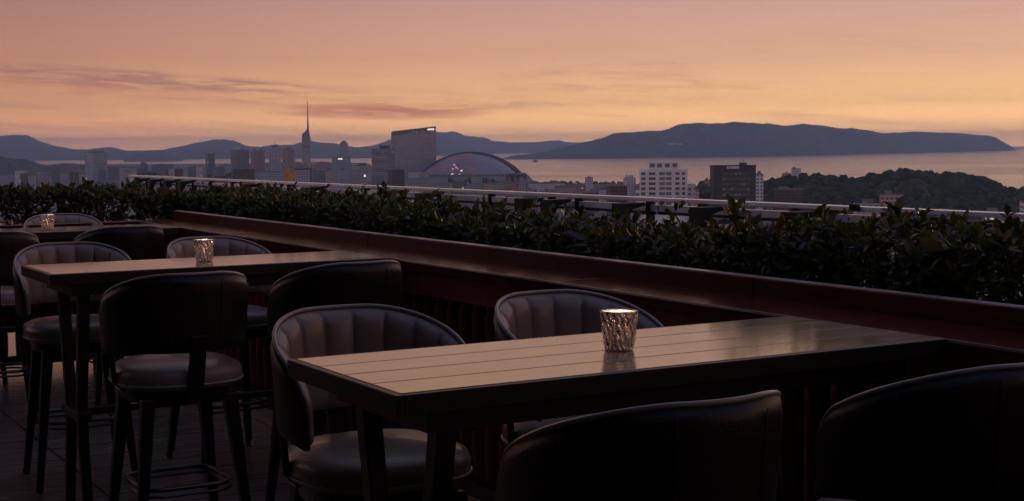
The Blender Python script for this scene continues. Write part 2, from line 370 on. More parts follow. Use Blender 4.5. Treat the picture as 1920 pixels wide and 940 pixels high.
def floor_mat():
    m = bpy.data.materials.new('dark_timber_look_tiles'); m.use_nodes = True; t = m.node_tree; p = t.nodes['Principled BSDF']
    tc = node(t, 'ShaderNodeTexCoord'); s = node(t, 'ShaderNodeSeparateXYZ'); t.links.new(tc.outputs['Object'], s.inputs[0])
    a, b = s.outputs[0], s.outputs[1]
    fa = mth(t, 'FRACT', mth(t, 'DIVIDE', mth(t, 'ADD', a, 100 * 1.2 - 1.6), 1.2))
    fb = mth(t, 'FRACT', mth(t, 'DIVIDE', mth(t, 'ADD', b, 100 * 0.29), 0.29))
    ga = mth(t, 'LESS_THAN', fa, 0.012); gb = mth(t, 'LESS_THAN', fb, 0.04)
    gr = mth(t, 'MAXIMUM', ga, gb)
    mp = node(t, 'ShaderNodeMapping'); t.links.new(tc.outputs['Object'], mp.inputs[0]); mp.inputs['Scale'].default_value = (2.0, 22.0, 1)
    n = node(t, 'ShaderNodeTexNoise'); n.inputs['Scale'].default_value = 1.0; n.inputs['Detail'].default_value = 7; t.links.new(mp.outputs[0], n.inputs['Vector'])
    wn = node(t, 'ShaderNodeTexWhiteNoise'); wn.noise_dimensions = '2D'; cv = node(t, 'ShaderNodeCombineXYZ')
    t.links.new(mth(t, 'FLOOR', mth(t, 'DIVIDE', mth(t, 'ADD', a, 100 * 1.2 - 1.6), 1.2)), cv.inputs[0]); t.links.new(mth(t, 'FLOOR', mth(t, 'DIVIDE', mth(t, 'ADD', b, 29.0), 0.29)), cv.inputs[1]); t.links.new(cv.outputs[0], wn.inputs[0])
    c = ramp(t, n.outputs['Fac'], [(0.3, (0.17, 0.11, 0.09)), (0.7, (0.29, 0.195, 0.155))], 'LINEAR')
    c = mixc(t, 0.5, c, ramp(t, wn.outputs[0], [(0.0, (0.6, 0.6, 0.6)), (1.0, (1.3, 1.3, 1.3))], 'LINEAR'), 'MULTIPLY')
    t.links.new(mixc(t, gr, c, (0.012, 0.009, 0.008, 1)), p.inputs['Base Color'])
    t.links.new(mth(t, 'MULTIPLY_ADD', n.outputs['Fac'], 0.2, 0.14), p.inputs['Roughness'])
    bu = node(t, 'ShaderNodeBump'); bu.inputs['Distance'].default_value = 0.002; bu.inputs['Strength'].default_value = 0.5
    t.links.new(mth(t, 'SUBTRACT', mth(t, 'MULTIPLY', n.outputs['Fac'], 0.2), gr), bu.inputs['Height']); t.links.new(bu.outputs[0], p.inputs['Normal'])
    return m
MT['floor'] = floor_mat()

def sea_mat():
    m = bpy.data.materials.new('evening_sea'); m.use_nodes = True; t = m.node_tree; p = t.nodes['Principled BSDF']
    p.inputs['Base Color'].default_value = (0.10, 0.10, 0.105, 1); p.inputs['Roughness'].default_value = 0.22; p.inputs['IOR'].default_value = 1.33
    tc = node(t, 'ShaderNodeTexCoord'); mp = node(t, 'ShaderNodeMapping'); t.links.new(tc.outputs['Object'], mp.inputs[0]); mp.inputs['Scale'].default_value = (0.004, 0.010, 1)
    n = node(t, 'ShaderNodeTexNoise'); n.inputs['Scale'].default_value = 1.0; n.inputs['Detail'].default_value = 6; t.links.new(mp.outputs[0], n.inputs['Vector'])
    b = node(t, 'ShaderNodeBump'); b.inputs['Strength'].default_value = 0.22; b.inputs['Distance'].default_value = 3.0
    t.links.new(n.outputs['Fac'], b.inputs['Height']); t.links.new(b.outputs[0], p.inputs['Normal'])
    mp2 = node(t, 'ShaderNodeMapping'); t.links.new(tc.outputs['Object'], mp2.inputs[0]); mp2.inputs['Scale'].default_value = (0.0003, 0.0012, 1)
    n2 = node(t, 'ShaderNodeTexNoise'); n2.inputs['Scale'].default_value = 1.0; n2.inputs['Detail'].default_value = 4; t.links.new(mp2.outputs[0], n2.inputs['Vector'])
    t.links.new(mth(t, 'MULTIPLY_ADD', n2.outputs['Fac'], 0.30, 0.02), p.inputs['Roughness'])
    return m
MT['sea'] = sea_mat()
MT['land'] = pm('city_ground', (0.09, 0.09, 0.095), 0.85, noise=0.5, nscale=0.012)
MT['mountain'] = pm('wooded_mountain', (0.035, 0.045, 0.04), 0.95, noise=0.35, nscale=0.004)
MT['island'] = pm('wooded_island', (0.04, 0.058, 0.05), 0.95, noise=0.75, nscale=0.006)
MT['hill'] = pm('wooded_hill', (0.025, 0.035, 0.022), 0.95, noise=0.4, nscale=0.03)
MT['forest'] = pm('dark_tree_canopy', (0.034, 0.046, 0.026), 0.9, noise=0.5, nscale=0.12)
def crown_mat(name, lo, mid, hi):
    m = bpy.data.materials.new(name); m.use_nodes = True; t = m.node_tree; p = t.nodes['Principled BSDF']
    g = node(t, 'ShaderNodeNewGeometry'); tc = node(t, 'ShaderNodeTexCoord')
    n = node(t, 'ShaderNodeTexNoise'); n.inputs['Scale'].default_value = .9; n.inputs['Detail'].default_value = 4; t.links.new(tc.outputs['Object'], n.inputs['Vector'])
    c = ramp(t, g.outputs['Random Per Island'], [(0, lo), (.6, mid), (1, hi)], 'LINEAR')
    t.links.new(mixc(t, 1.0, c, ramp(t, n.outputs['Fac'], [(.3, (.6, .6, .6)), (.7, (1.4, 1.4, 1.3))], 'LINEAR'), 'MULTIPLY'), p.inputs['Base Color'])
    p.inputs['Roughness'].default_value = .95; p.inputs['Specular IOR Level'].default_value = .15
    return m
MT['forest'] = crown_mat('dark_tree_canopy', (.018, .028, .014), (.036, .05, .024), (.075, .075, .03))
MT['greygreen'] = pm('street_trees', (0.04, 0.055, 0.035), 0.9, noise=0.5, nscale=0.2)

# ------------------------------------------------------------------ sea, land, mountains
def eye_y(x): return 277.5 + (x - 960) * (270.76 - 284.64) / (1879.3 + 14.6)
def shore_D(x, y): return -(ZSEA - CZ) * FPX / (y - eye_y(x))

MB().box(-42000, 42000, -9000, 44000, ZSEA - 0.5, ZSEA).build('sea', MT['sea'])['kind'] = 'structure'

def land_sheet():
    coast = [(-900, 9000), (-200, 9000), (200, 8600), (520, 7900), (690, 7600), (712, 4800), (985, 4350), (1003, 3150), (1180, 2950), (1300, 2780), (1500, 2500), (1700, 2350), (1900, 2250), (2300, 2100), (2900, 1900)]
    pts = [far(x, 300, D) for x, D in coast]
    poly = [(p.x, p.y) for p in pts] + [(1500, -600), (-9000, -600)]
    m = MB(); n = len(poly)
    m.prism(poly, ZSEA - 3, ZLAND)
    m.build('land', MT['land'])['kind'] = 'structure'
land_sheet()

def fbm(x, seed, octs=5, rough=0.55):
    r = np.random.default_rng(seed); y = np.zeros_like(x); a = 1.0; f = 1.0
    for _ in range(octs):
        g = r.uniform(-1, 1, 4096); xi = np.floor(x * f).astype(int) % 4096; t = x * f - np.floor(x * f); t = t * t * (3 - 2 * t)
        y += a * (g[xi] * (1 - t) + g[(xi + 1) % 4096] * t); a *= rough; f *= 2.03
    return y

def ridge(name, pts, Dridge, Dfoot, mat, jit=0.4, seed=1, step=0.8, rows=22, back=1.2, zfoot=None, lumps=0.12):
    """a range of hills: crest line through the points, a front slope down to its shore and a back slope"""
    zf = ZSEA - 2 if zfoot is None else zfoot
    xs = np.arange(pts[0][0], pts[-1][0] + .1, step)
    ys = np.interp(xs, [p[0] for p in pts], [p[1] for p in pts]) + jit * (fbm(xs / 9.0, seed, 4) + .5 * fbm(xs / 1.7, seed + 9, 2))
    Dr = np.interp(xs, [p[0] for p in Dridge], [p[1] for p in Dridge]); Df = np.interp(xs, [p[0] for p in Dfoot], [p[1] for p in Dfoot])
    Vs = []
    T_ = np.linspace(-1, back, rows)
    for i, x in enumerate(xs):
        top = far(x, ys[i], Dr[i]); H = top.z - zf
        dx, dy = top.x / Dr[i], top.y / Dr[i]
        for t in T_:
            D = Dr[i] + (Dr[i] - Df[i]) * t if t < 0 else Dr[i] + (Dr[i] - Df[i]) * t
            k = 1 - abs(t) if t < 0 else 1 - t / back
            h = H * (k ** 0.85)
            Vs.append((dx * D, dy * D, zf + h))
    Vs = np.array(Vs); nx = len(xs)
    # gullies and spurs running down the slopes
    tt = np.tile(T_, nx); xx = np.repeat(xs, rows); Hh = Vs[:, 2] - zf
    g = fbm(xx / 16 + 3 * tt + 40, seed + 5, 4) * lumps * Hh * np.clip(np.abs(tt) * 2.2, 0, 1) * np.clip((1 - np.abs(tt)) * 3, 0, 1)
    Vs[:, 2] += g
    ii = np.arange(nx - 1)[:, None] * rows + np.arange(rows - 1)[None, :]
    F = np.stack([ii, ii + rows, ii + rows + 1, ii + 1], -1).reshape(-1, 4)
    o = np_mesh(name, Vs, F, mat, smooth=True); o['kind'] = 'structure'
    return o

# island: long wooded hump across the bay
isl = [(932, 299), (946, 296.5), (965, 291), (985, 290), (1010, 286), (1035, 281), (1060, 275), (1085, 268.5), (1110, 263), (1135, 257), (1152, 249.5), (1175, 248), (1200, 247), (1219, 244.5), (1240, 246), (1255, 241), (1268, 234), (1285, 231.5), (1310, 230), (1335, 231), (1360, 229.5), (1382, 227.5), (1405, 229), (1425, 231.5), (1442, 231), (1465, 235), (1490, 234), (1510, 232), (1540, 234.5), (1560, 238), (1578, 241), (1597, 239.5), (1620, 243), (1640, 246.5), (1655, 249.5), (1690, 248.5), (1712, 246), (1760, 248), (1800, 249.5), (1830, 252.5), (1855, 254), (1868, 258), (1880, 265), (1893, 273), (1900, 277.5), (1906, 281.5)]
Df_isl = [(x, shore_D(x, y)) for x, y in ((932, 300), (1000, 299.3), (1200, 296.5), (1440, 293), (1650, 288), (1906, 282))]
ridge('island', isl, [(x, d * 1.10) for x, d in Df_isl], Df_isl, MT['island'], jit=0.55, seed=3, step=0.7, rows=30, lumps=.2)

rA = [(-260, 262), (-160, 266), (-60, 256), (0, 253), (25, 250.5), (51, 252), (69, 261), (97, 271), (122, 276), (143, 280), (166, 279.5), (199, 275.5), (217, 277), (235, 282), (268, 282), (306, 280.5), (332, 275), (370, 267), (396, 261.6), (419, 260), (439, 263), (460, 271.5), (488, 275), (509, 270.6), (530, 271.7), (551, 269.6), (566, 265), (585, 264), (605, 266.5), (626, 267.5), (643, 272.8), (668, 275), (690, 273), (705, 276), (730, 290), (740, 300)]
ridge('mountains', rA, [(-260, 17000), (740, 17000)], [(-260, 12500), (240, 12500), (740, 12000)], MT['mountain'], seed=21, jit=0.5)
rB = [(640, 292), (690, 275), (717, 267), (735, 258), (760, 248), (785, 242), (805, 241), (816, 245.5), (825, 247), (836, 247), (846, 244.5), (857, 247), (871, 253), (890, 255), (911, 258), (928, 264.6), (957, 266.5), (1000, 266), (1011, 266), (1029, 263.6), (1044, 262), (1057, 265), (1085, 266.7), (1150, 269), (1210, 275), (1240, 283)]
ridge('mountains', rB, [(640, 23000), (1240, 23000)], [(640, 20500), (1240, 20500)], MT['mountain'], seed=33, jit=0.4)
rC = [(715, 292), (745, 278), (775, 262), (800, 252), (823, 255), (838, 257), (851, 262), (867, 268.4), (880, 277), (895, 281), (915, 285), (930, 290)]
ridge('mountains', rC, [(715, 18500), (930, 18500)], [(715, 16000), (930, 16000)], MT['mountain'], seed=35, jit=0.4)
ridge('hills', [(215, 308), (230, 303), (255, 288), (281, 282.5), (306, 282.5), (327, 292), (350, 304)], [(215, 11500), (350, 11500)], [(215, 10300), (350, 10300)], MT['mountain'], seed=37)
ridge('hills', [(-200, 285), (-80, 290), (0, 292), (25, 297), (50, 298), (70, 305), (85, 310), (100, 309), (120, 306), (150, 307), (175, 309), (230, 316), (260, 324)], [(-200, 5600), (260, 5600)], [(-200, 5000), (260, 5000)], MT['hill'], seed=39, jit=0.8, zfoot=ZLAND - 2)
ridge('hills', [(430, 312), (470, 306), (560, 304), (600, 303.5), (650, 306), (685, 309)], [(430, 7300), (685, 7300)], [(430, 6700), (685, 6700)], MT['hill'], seed=41, jit=0.8, zfoot=ZLAND - 2)

# ------------------------------------------------------------------ wooded hills on the near shore
def canopy_points(pts, Dr, Df, count, seed):
    r = np.random.default_rng(seed); out = []
    x0, x1 = pts[0][0], pts[-1][0]; zf = ZLAND - 2
    while len(out) < count:
        x = r.uniform(x0, x1); y = np.interp(x, [p[0] for p in pts], [p[1] for p in pts]); t = r.uniform(-0.98, 0.15)
        top = far(x, y, Dr); H = top.z - zf
        if H < 3: continue
        D = Dr + (Dr - Df) * t; k = 1 - abs(t); h = H * k ** 0.85
        out.append((top.x / Dr * D, top.y / Dr * D, zf + h))
    return np.array(out)

def crown_unit(seed):
    bm = bmesh.new(); bmesh.ops.create_icosphere(bm, subdivisions=2, radius=1.0)
    v = np.array([x.co[:] for x in bm.verts]); f = np.array([[q.index for q in p.verts] for p in bm.faces]); bm.free()
    r = np.random.default_rng(seed); v *= (1 + r.uniform(-0.30, 0.22, (len(v), 1)))
    return v, f
UNITS = [crown_unit(k) for k in range(8)]
def canopy(name, P, rmin, rmax, mat, label=None, parent=None, seed=0):
    r = np.random.default_rng(seed); vs = []; fs = []; n = 0
    for p in P:
        v, f = UNITS[r.integers(8)]; s = r.uniform(rmin, rmax); an = r.uniform(0, 6.28); c, q = math.cos(an), math.sin(an)
        vv = np.stack([v[:, 0] * c - v[:, 1] * q, v[:, 0] * q + v[:, 1] * c, v[:, 2] * r.uniform(0.8, 1.25)], 1) * s + p
        vs.append(vv); fs.append(f + n); n += len(v)
    return np_mesh(name, np.concatenate(vs), np.concatenate(fs), mat, parent)

h1 = [(1290, 362), (1310, 352), (1340, 346), (1400, 345), (1425, 343), (1440, 340), (1455, 339), (1466, 335.5), (1491, 331.5), (1512, 328), (1525, 329), (1542, 330), (1573, 335), (1593, 335.5), (1619, 335), (1634, 329), (1657, 325.5), (1675, 320.5), (1695, 318.5), (1716, 320.5), (1734, 323), (1746, 327), (1767, 329), (1777, 325.5), (1797, 328), (1823, 332), (1838, 335.5), (1848, 336), (1859, 342), (1874, 349.5), (1897, 360), (1912, 367), (1960, 392)]
ridge('hill', [(x, y + 3.5) for x, y in h1], [(1290, 1800), (1960, 1800)], [(1290, 1400), (1960, 1400)], MT['hill'], seed=51, jit=0.3, zfoot=ZLAND - 2, step=4)
P = canopy_points([(x, y + 3.5) for x, y in h1], 1800, 1400, 2000, 5)
o = canopy('forest', P, 2.0, 6.6, MT['forest'], seed=6); tag(o, 'dark green tree cover on the rounded hill by the shore', 'forest', kind='stuff')
h2 = [(1870, 376), (1893, 356), (1905, 351), (1925, 349), (1960, 352), (2050, 362), (2120, 380)]
ridge('hill', [(x, y + 4) for x, y in h2], [(1870, 1600), (2120, 1600)], [(1870, 1400), (2120, 1400)], MT['hill'], seed=53, jit=0.3, zfoot=ZLAND - 2, step=4)
P = canopy_points([(x, y + 4) for x, y in h2], 1600, 1400, 500, 8)
o = canopy('forest', P, 2.6, 5.0, MT['forest'], seed=9); tag(o, 'dark tree cover on the low rise at the frame edge', 'forest', kind='stuff')
P = []
for x, y, D, wd, hh, n in [(1150, 352, 2500, 26, 9, 26), (1090, 350, 2600, 14, 6, 14), (1040, 343, 2900, 34, 6, 30), (1000, 345, 2800, 10, 7, 12), (1318, 352, 1300, 16, 16, 40), (1130, 346, 2850, 40, 5, 26), (270, 325, 3500, 40, 6, 30), (420, 327, 3300, 40, 6, 30), (650, 326, 3500, 50, 6, 30), (900, 338, 3000, 50, 6, 40), (1000, 425, 1000, 60, 7, 50), (1250, 425, 1000, 90, 8, 60), (1450, 412, 1000, 60, 10, 60)]:
    base = far(x, y, D)
    for _ in range(n):
        px = x + rng.gauss(0, wd / 2.2); q = far(px, y, D + rng.uniform(-60, 60)); P.append((q.x, q.y, max(ZLAND + 2, base.z - abs(rng.gauss(0, hh * 0.5)))))
o = canopy('woods', np.array(P), 3.0, 5.5, MT['greygreen'], seed=12); tag(o, 'dark patches of trees between the city blocks', 'trees', kind='stuff')

# ------------------------------------------------------------------ the city
FM = {}
def fm(key):
    if key in FM: return FM[key]
    wall, glass, fl, bay = {
        'blue': ((0.36, 0.40, 0.47), (0.10, 0.115, 0.145), 3.2, 3.4), 'pale': ((0.62, 0.62, 0.65), (0.15, 0.16, 0.20), 3.2, 3.6),
        'grey': ((0.40, 0.39, 0.40), (0.09, 0.095, 0.12), 3.3, 4.0), 'dark': ((0.065, 0.058, 0.062), (0.02, 0.02, 0.028), 3.3, 3.2),
        'brown': ((0.085, 0.055, 0.05), (0.025, 0.02, 0.022), 3.2, 3.4), 'rose': ((0.36, 0.23, 0.22), (0.09, 0.065, 0.075), 3.1, 3.3),
        'tan': ((0.50, 0.39, 0.32), (0.11, 0.085, 0.085), 3.2, 3.4), 'slate': ((0.17, 0.19, 0.23), (0.05, 0.055, 0.07), 3.4, 3.0),
        'teal': ((0.28, 0.37, 0.41), (0.09, 0.12, 0.14), 3.4, 3.2)}[key]
    FM[key] = facade(key + '_facade', wall, glass, fl, bay); return FM[key]
MT['roofgrey'] = pm('flat_roof_grey', (0.20, 0.20, 0.21), 0.85, noise=0.3, nscale=0.2)
MT['winglass'] = pm('dusk_window_glass', (0.045, 0.05, 0.065), 0.12)
MT['white_wall'] = pm('white_tower_wall', (0.78, 0.80, 0.84), 0.6, noise=0.1, nscale=0.1)
MT['black_wall'] = pm('charcoal_wall', (0.042, 0.046, 0.058), 0.6, noise=0.2, nscale=0.1)
MT['signlit_glint'] = pm('lit_sign_and_glint', (0.8, 0.8, 0.8), 0.5, emis=(1.0, 0.92, 0.85), estr=0.9)  # white sign glow, also used for a painted rooftop glint and sky gap
MT['signpink'] = pm('lit_pink_sign', (0.8, 0.5, 0.5), 0.5, emis=(1.0, 0.52, 0.5), estr=0.55)
MT['signteal'] = pm('lit_teal_sign', (0.3, 0.7, 0.6), 0.5, emis=(0.35, 0.9, 0.75), estr=0.5)
MT['signamber'] = pm('amber_hoarding', (0.45, 0.22, 0.03), 0.6, noise=0.2, nscale=0.1)

BL = []
def place(x0, x1, ytop, D, depth=None, yaw=0.0, zb=None):
    """turns a stretch of skyline into a footprint on the ground: position, facing, width, depth, height"""
    xm = (x0 + x1) / 2; p = far(xm, ytop, D); wapp = (x1 - x0) / FPX * D
    az = math.atan2(p.x, p.y); th = math.radians(yaw); dr = depth if depth else 0.8
    k = abs(math.cos(th)) + dr * abs(math.sin(th)); wd = wapp / k; dp = wd * dr
    z0 = ZLAND if zb is None else zb
    BL.append((p.x, p.y, max(wd, dp) * 0.62))
    return Vector((p.x, p.y, z0)), -az + th, wd, dp, p.z - z0

def block(name, label, cat, x0, x1, ytop, D, mat, depth=None, yaw=12, group=None, unit=True, parapet=0.9, seed=0):
    loc, rz, wd, dp, H = place(x0, x1, ytop, D, depth, yaw)
    r = tag(empty(name, loc, rz), label, cat, group); rr = random.Random(seed)
    x, y = wd / 2, dp / 2
    MB().box(-x, x, -y, y, 0, H - parapet).build('wall', mat, r)
    m = MB(); t = min(0.6, wd * .05)
    m.box(-x - .15, x + .15, -y - .15, -y + t, H - parapet, H); m.box(-x - .15, x + .15, y - t, y + .15, H - parapet, H)
    m.box(-x - .15, -x + t, -y + t, y - t, H - parapet, H); m.box(x - t, x + .15, -y + t, y - t, H - parapet, H)
    m.box(-x + t, x - t, -y + t, y - t, H - parapet, H - parapet + .1)
    m.build('roof', MT['roofgrey'] if seed % 3 else mat, r)
    if unit:
        a = rr.uniform(-.25, .25) * wd; b = rr.uniform(-.1, .2) * dp; ux = wd * rr.uniform(.1, .22); uy = dp * rr.uniform(.12, .25)
        MB().box(a - ux, a + ux, b - uy, b + uy, H - parapet + .1, H + rr.uniform(1.5, 3.4)).build('rooftop_unit', MT['roofgrey'], r)
    return r, wd, dp, H

MT['winpale'] = pm('curtained_window', (0.20, 0.19, 0.19), 0.3)
def put_windows(root, wd, y, zs, xs, ww, hh, mat, name='window'):
    base = None; rr = random.Random(len(zs) * 7 + len(xs))
    for z in zs:
        for x in xs:
            if base is None:
                base = MB().box(-ww / 2, ww / 2, -0.12, 0.12, -hh / 2, hh / 2).build(name, mat, root); o = base
            else:
                o = base.copy(); COL.objects.link(o); o.parent = root
                if rr.random() < .22: o.material_slots[0].link = 'OBJECT'; o.material_slots[0].material = MT['winpale']
            o.location = (x, y, z)

# --- slender broadcasting tower
def spire():
    D = 4500; p = far(573.5, 252, D); az = math.atan2(p.x, p.y); mpp = D / FPX
    r = tag(empty('observation_tower', (p.x, p.y, ZLAND), -az), 'slender glass tower with sloping shoulder and tall needle mast', 'tower')
    BL.append((p.x, p.y, 22))
    zs = far(566, 252, D).z - ZLAND; zt = far(577, 240, D).z - ZLAND; zm = far(577, 188, D).z - ZLAND
    wl, wr = -7.5 * mpp, 8 * mpp
    body = facade('tower_glass', (0.20, 0.24, 0.29), (0.09, 0.115, 0.155), 4.5, 3.0, 0.85, 0.8, 0.3, lit_share=0.0)
    tri = [(wl, -7), (wr, -7), (3.0, 13)]
    top = [(wl * .93, -6.5, zs), (wr * .62, -6.5, zt), (3.0, 8, zs + 4)]
    MB().prism([(wl * 1.08, -8), (wr * 1.05, -8), (3, 15)], 0, zs * 0.86, [(x, y, zs * 0.86) for x, y in tri]).build('glass_shaft', body, r)
    MB().prism(tri, zs * 0.86 + .02, zs, top).build('sloping_shoulder', pm('tower_crown_glass', (0.14, 0.15, 0.18), 0.35), r)
    MB().box(wl * .7, wr * .7, -8.4, -7.05, zs * .66, zs * .66 + 7).build('observation_deck', MT['winglass'], r)
    mx = 4.0 * mpp
    mm = pm('red_brown_mast', (0.16, 0.06, 0.045), 0.6)
    MB().beam((mx, 0, zs), (mx, 0, zt + (zm - zt) * .28), 8.0, 3.6).build('mast_base', mm, r)
    m = MB(); z1 = zt + (zm - zt) * .28
    m.beam((mx, 0, z1), (mx, 0, zt + (zm - zt) * .62), 3.4, 2.6); m.beam((mx, 0, zt + (zm - zt) * .62), (mx, 0, zm), 2.2, 1.3)
    m.build('mast', mm, r)
spire()

# --- big hotel slab with slanting roofline
def hotel():
    D = 4000; mpp = D / FPX; p = far(776, 245, D); az = math.atan2(p.x, p.y)
    r = tag(empty('hotel_building', (p.x, p.y, ZLAND), -az), 'tall broad hotel slab with slanting roof behind the dome', 'building')
    BL.append((p.x, p.y, 75))
    X0, X1 = -41 * mpp, 41 * mpp
    zl = far(735, 247, D).z - ZLAND; zr = far(817, 237, D).z - ZLAND
    n = 12; front = []; xs = [X0 + (X1 - X0) * i / n for i in range(n + 1)]
    cy = lambda x: -10 * (1 - ((x - X0 * .2) / X1) ** 2)
    poly = [(x, cy(x) - 8) for x in xs] + [(X1 - 2, 22), (X0 + 12, 30), (X0 - 1, 14)]
    body = facade('hotel_facade', (0.33, 0.29, 0.29), (0.14, 0.125, 0.14), 3.4, 4.2, 0.6, 0.5, lit_share=0.002)
    zt = lambda x: zl + (zr - zl) * (x - X0) / (X1 - X0)
    MB().prism(poly, 0, 0, [(x, y, zt(x) - 11) for x, y in poly]).build('wall', body, r)
    ins = [(x * .985, y * .9 + .5) for x, y in poly]
    m = MB(); m.prism(ins, zl - 12, 0, [(x, y, zt(x) - 4.5) for x, y in ins]); m.build('top_storey', facade('hotel_crown', (0.15, 0.12, 0.12), (0.06, 0.05, 0.06), 3.0, 5.0), r)
    m = MB(); m.prism([(x * 1.01, y * 1.02) for x, y in poly], zl, 0, [(x * 1.01, y * 1.02, zt(x)) for x, y in poly])
    k = len(poly)
    m.v[:k] = [(x, y, zt(x) - 4.4) for x, y, z in m.v[:k]]
    m.build('roof', pm('hotel_roof', (0.12, 0.085, 0.075), 0.7), r)
    MB().box(X1 - 24, X1 - 5, cy(X1 - 12) - 10.2, cy(X1 - 12) - 9.4, zr - 11, zr - 6).build('roof_sign_or_glint', MT['signlit_glint'], r)  # glowing panel put in for the sky-bright opening at the roof end
    MB().box(X0 - 1.5, X0 + 6, -6, 12, 0, zl - 4).build('stair_tower', fm('slate'), r)
hotel()

# --- domed stadium
def dome():
    D = 3900; mpp = D / FPX; p = far(883, 325, D); az = math.atan2(p.x, p.y)
    r = tag(empty('domed_stadium', (p.x, p.y, ZLAND), -az), 'wide domed stadium with layered roof panels beside the hotel slab', 'stadium')
    BL.append((p.x, p.y, 150))
    R = 96 * mpp; zb = p.z - ZLAND; H = far(883, 284.5, D).z - ZLAND - zb
    rs = (R * R + H * H) / (2 * H)
    def cap(f, a0, a1, k0=0.0, thick=5.0, nA=64, nR=18):
        """roof panel: part of a spherical cap (scale f) between two bearings"""
        vs = []
        for sh in (0, thick):
            for i in range(nR + 1):
                q = (k0 + (1 - k0) * i / nR) * R * f
                z = math.sqrt(max(rs * rs * f * f - q * q, 0)) - (rs * f - H * f) - sh
                for j in range(nA + 1):
                    a = a0 + (a1 - a0) * j / nA; vs.append((q * math.sin(a), -q * math.cos(a), zb + z))
        n1 = (nR + 1) * (nA + 1); fs = []
        ix = lambda s, i, j: s * n1 + i * (nA + 1) + j
        for i in range(nR):
            for j in range(nA):
                fs.append((ix(0, i, j), ix(0, i, j + 1), ix(0, i + 1, j + 1), ix(0, i + 1, j))); fs.append((ix(1, i, j), ix(1, i + 1, j), ix(1, i + 1, j + 1), ix(1, i, j + 1)))
            fs.append((ix(0, i, 0), ix(0, i + 1, 0), ix(1, i + 1, 0), ix(1, i, 0))); fs.append((ix(0, i, nA), ix(1, i, nA), ix(1, i + 1, nA), ix(0, i + 1, nA)))
        for j in range(nA): fs.append((ix(0, nR, j), ix(0, nR, j + 1), ix(1, nR, j + 1), ix(1, nR, j)))
        return MB().add(vs, fs)
    rd = lambda d: math.radians(d)
    cap(1.0, rd(88), rd(272), thick=9).build('roof_panel', pm('dome_shell', (0.05, 0.045, 0.055), 0.6, noise=0.25, nscale=0.02), r, smooth=False)
    cap(0.915, rd(-100), rd(8), thick=6).build('roof_panel', pm('dome_shell_rose', (0.34, 0.21, 0.22), 0.5, noise=0.3, nscale=0.02), r)
    cap(0.875, rd(0), rd(97), thick=6).build('roof_panel', pm('dome_shell_blue', (0.25, 0.24, 0.30), 0.45, noise=0.2, nscale=0.02), r)
    MB().lathe([(R * .99, 0), (R * .99, zb - .5), (R * .8, zb - .5), (R * .8, 0)], 72).build('base_ring', facade('stadium_wall', (0.20, 0.19, 0.20), (0.06, 0.06, 0.08), 7, 9), r)
    for x, y, mt, s in ((853, 309, 'signpink', 2.6), (866, 319, 'signlit_glint', 2.4), (849, 325.5, 'signlit_glint', 2.8), (862, 325.5, 'signpink', 2.4), (856, 313, 'signpink', 2.0), (850, 316, 'signpink', 2.2), (859, 315, 'signpink', 1.8)):
        X = (x - 883) * mpp; Z = zb + (325 - y) * mpp
        f = 0.915; q2 = (rs * f) ** 2 - (Z - zb + rs * f - H * f) ** 2; Y = -math.sqrt(max(q2 - X * X, 100)) - 1.2
        MB().box(X - s, X + s, Y - .5, Y + .5, Z - s * .8, Z + s * .8).build('sign_light', MT[mt], r)
    for x0, x1, y0, key in ((770, 789, 324, 'pale'), (789, 807, 323, 'tan'), (928, 950, 333, 'rose')):
        X0, X1 = (x0 - 883) * mpp, (x1 - 883) * mpp
        MB().box(X0, X1, -R - 22, -R - 4, 0, far(x0, y0, D - R).z - ZLAND).build('gate_block', fm(key), r)
dome()

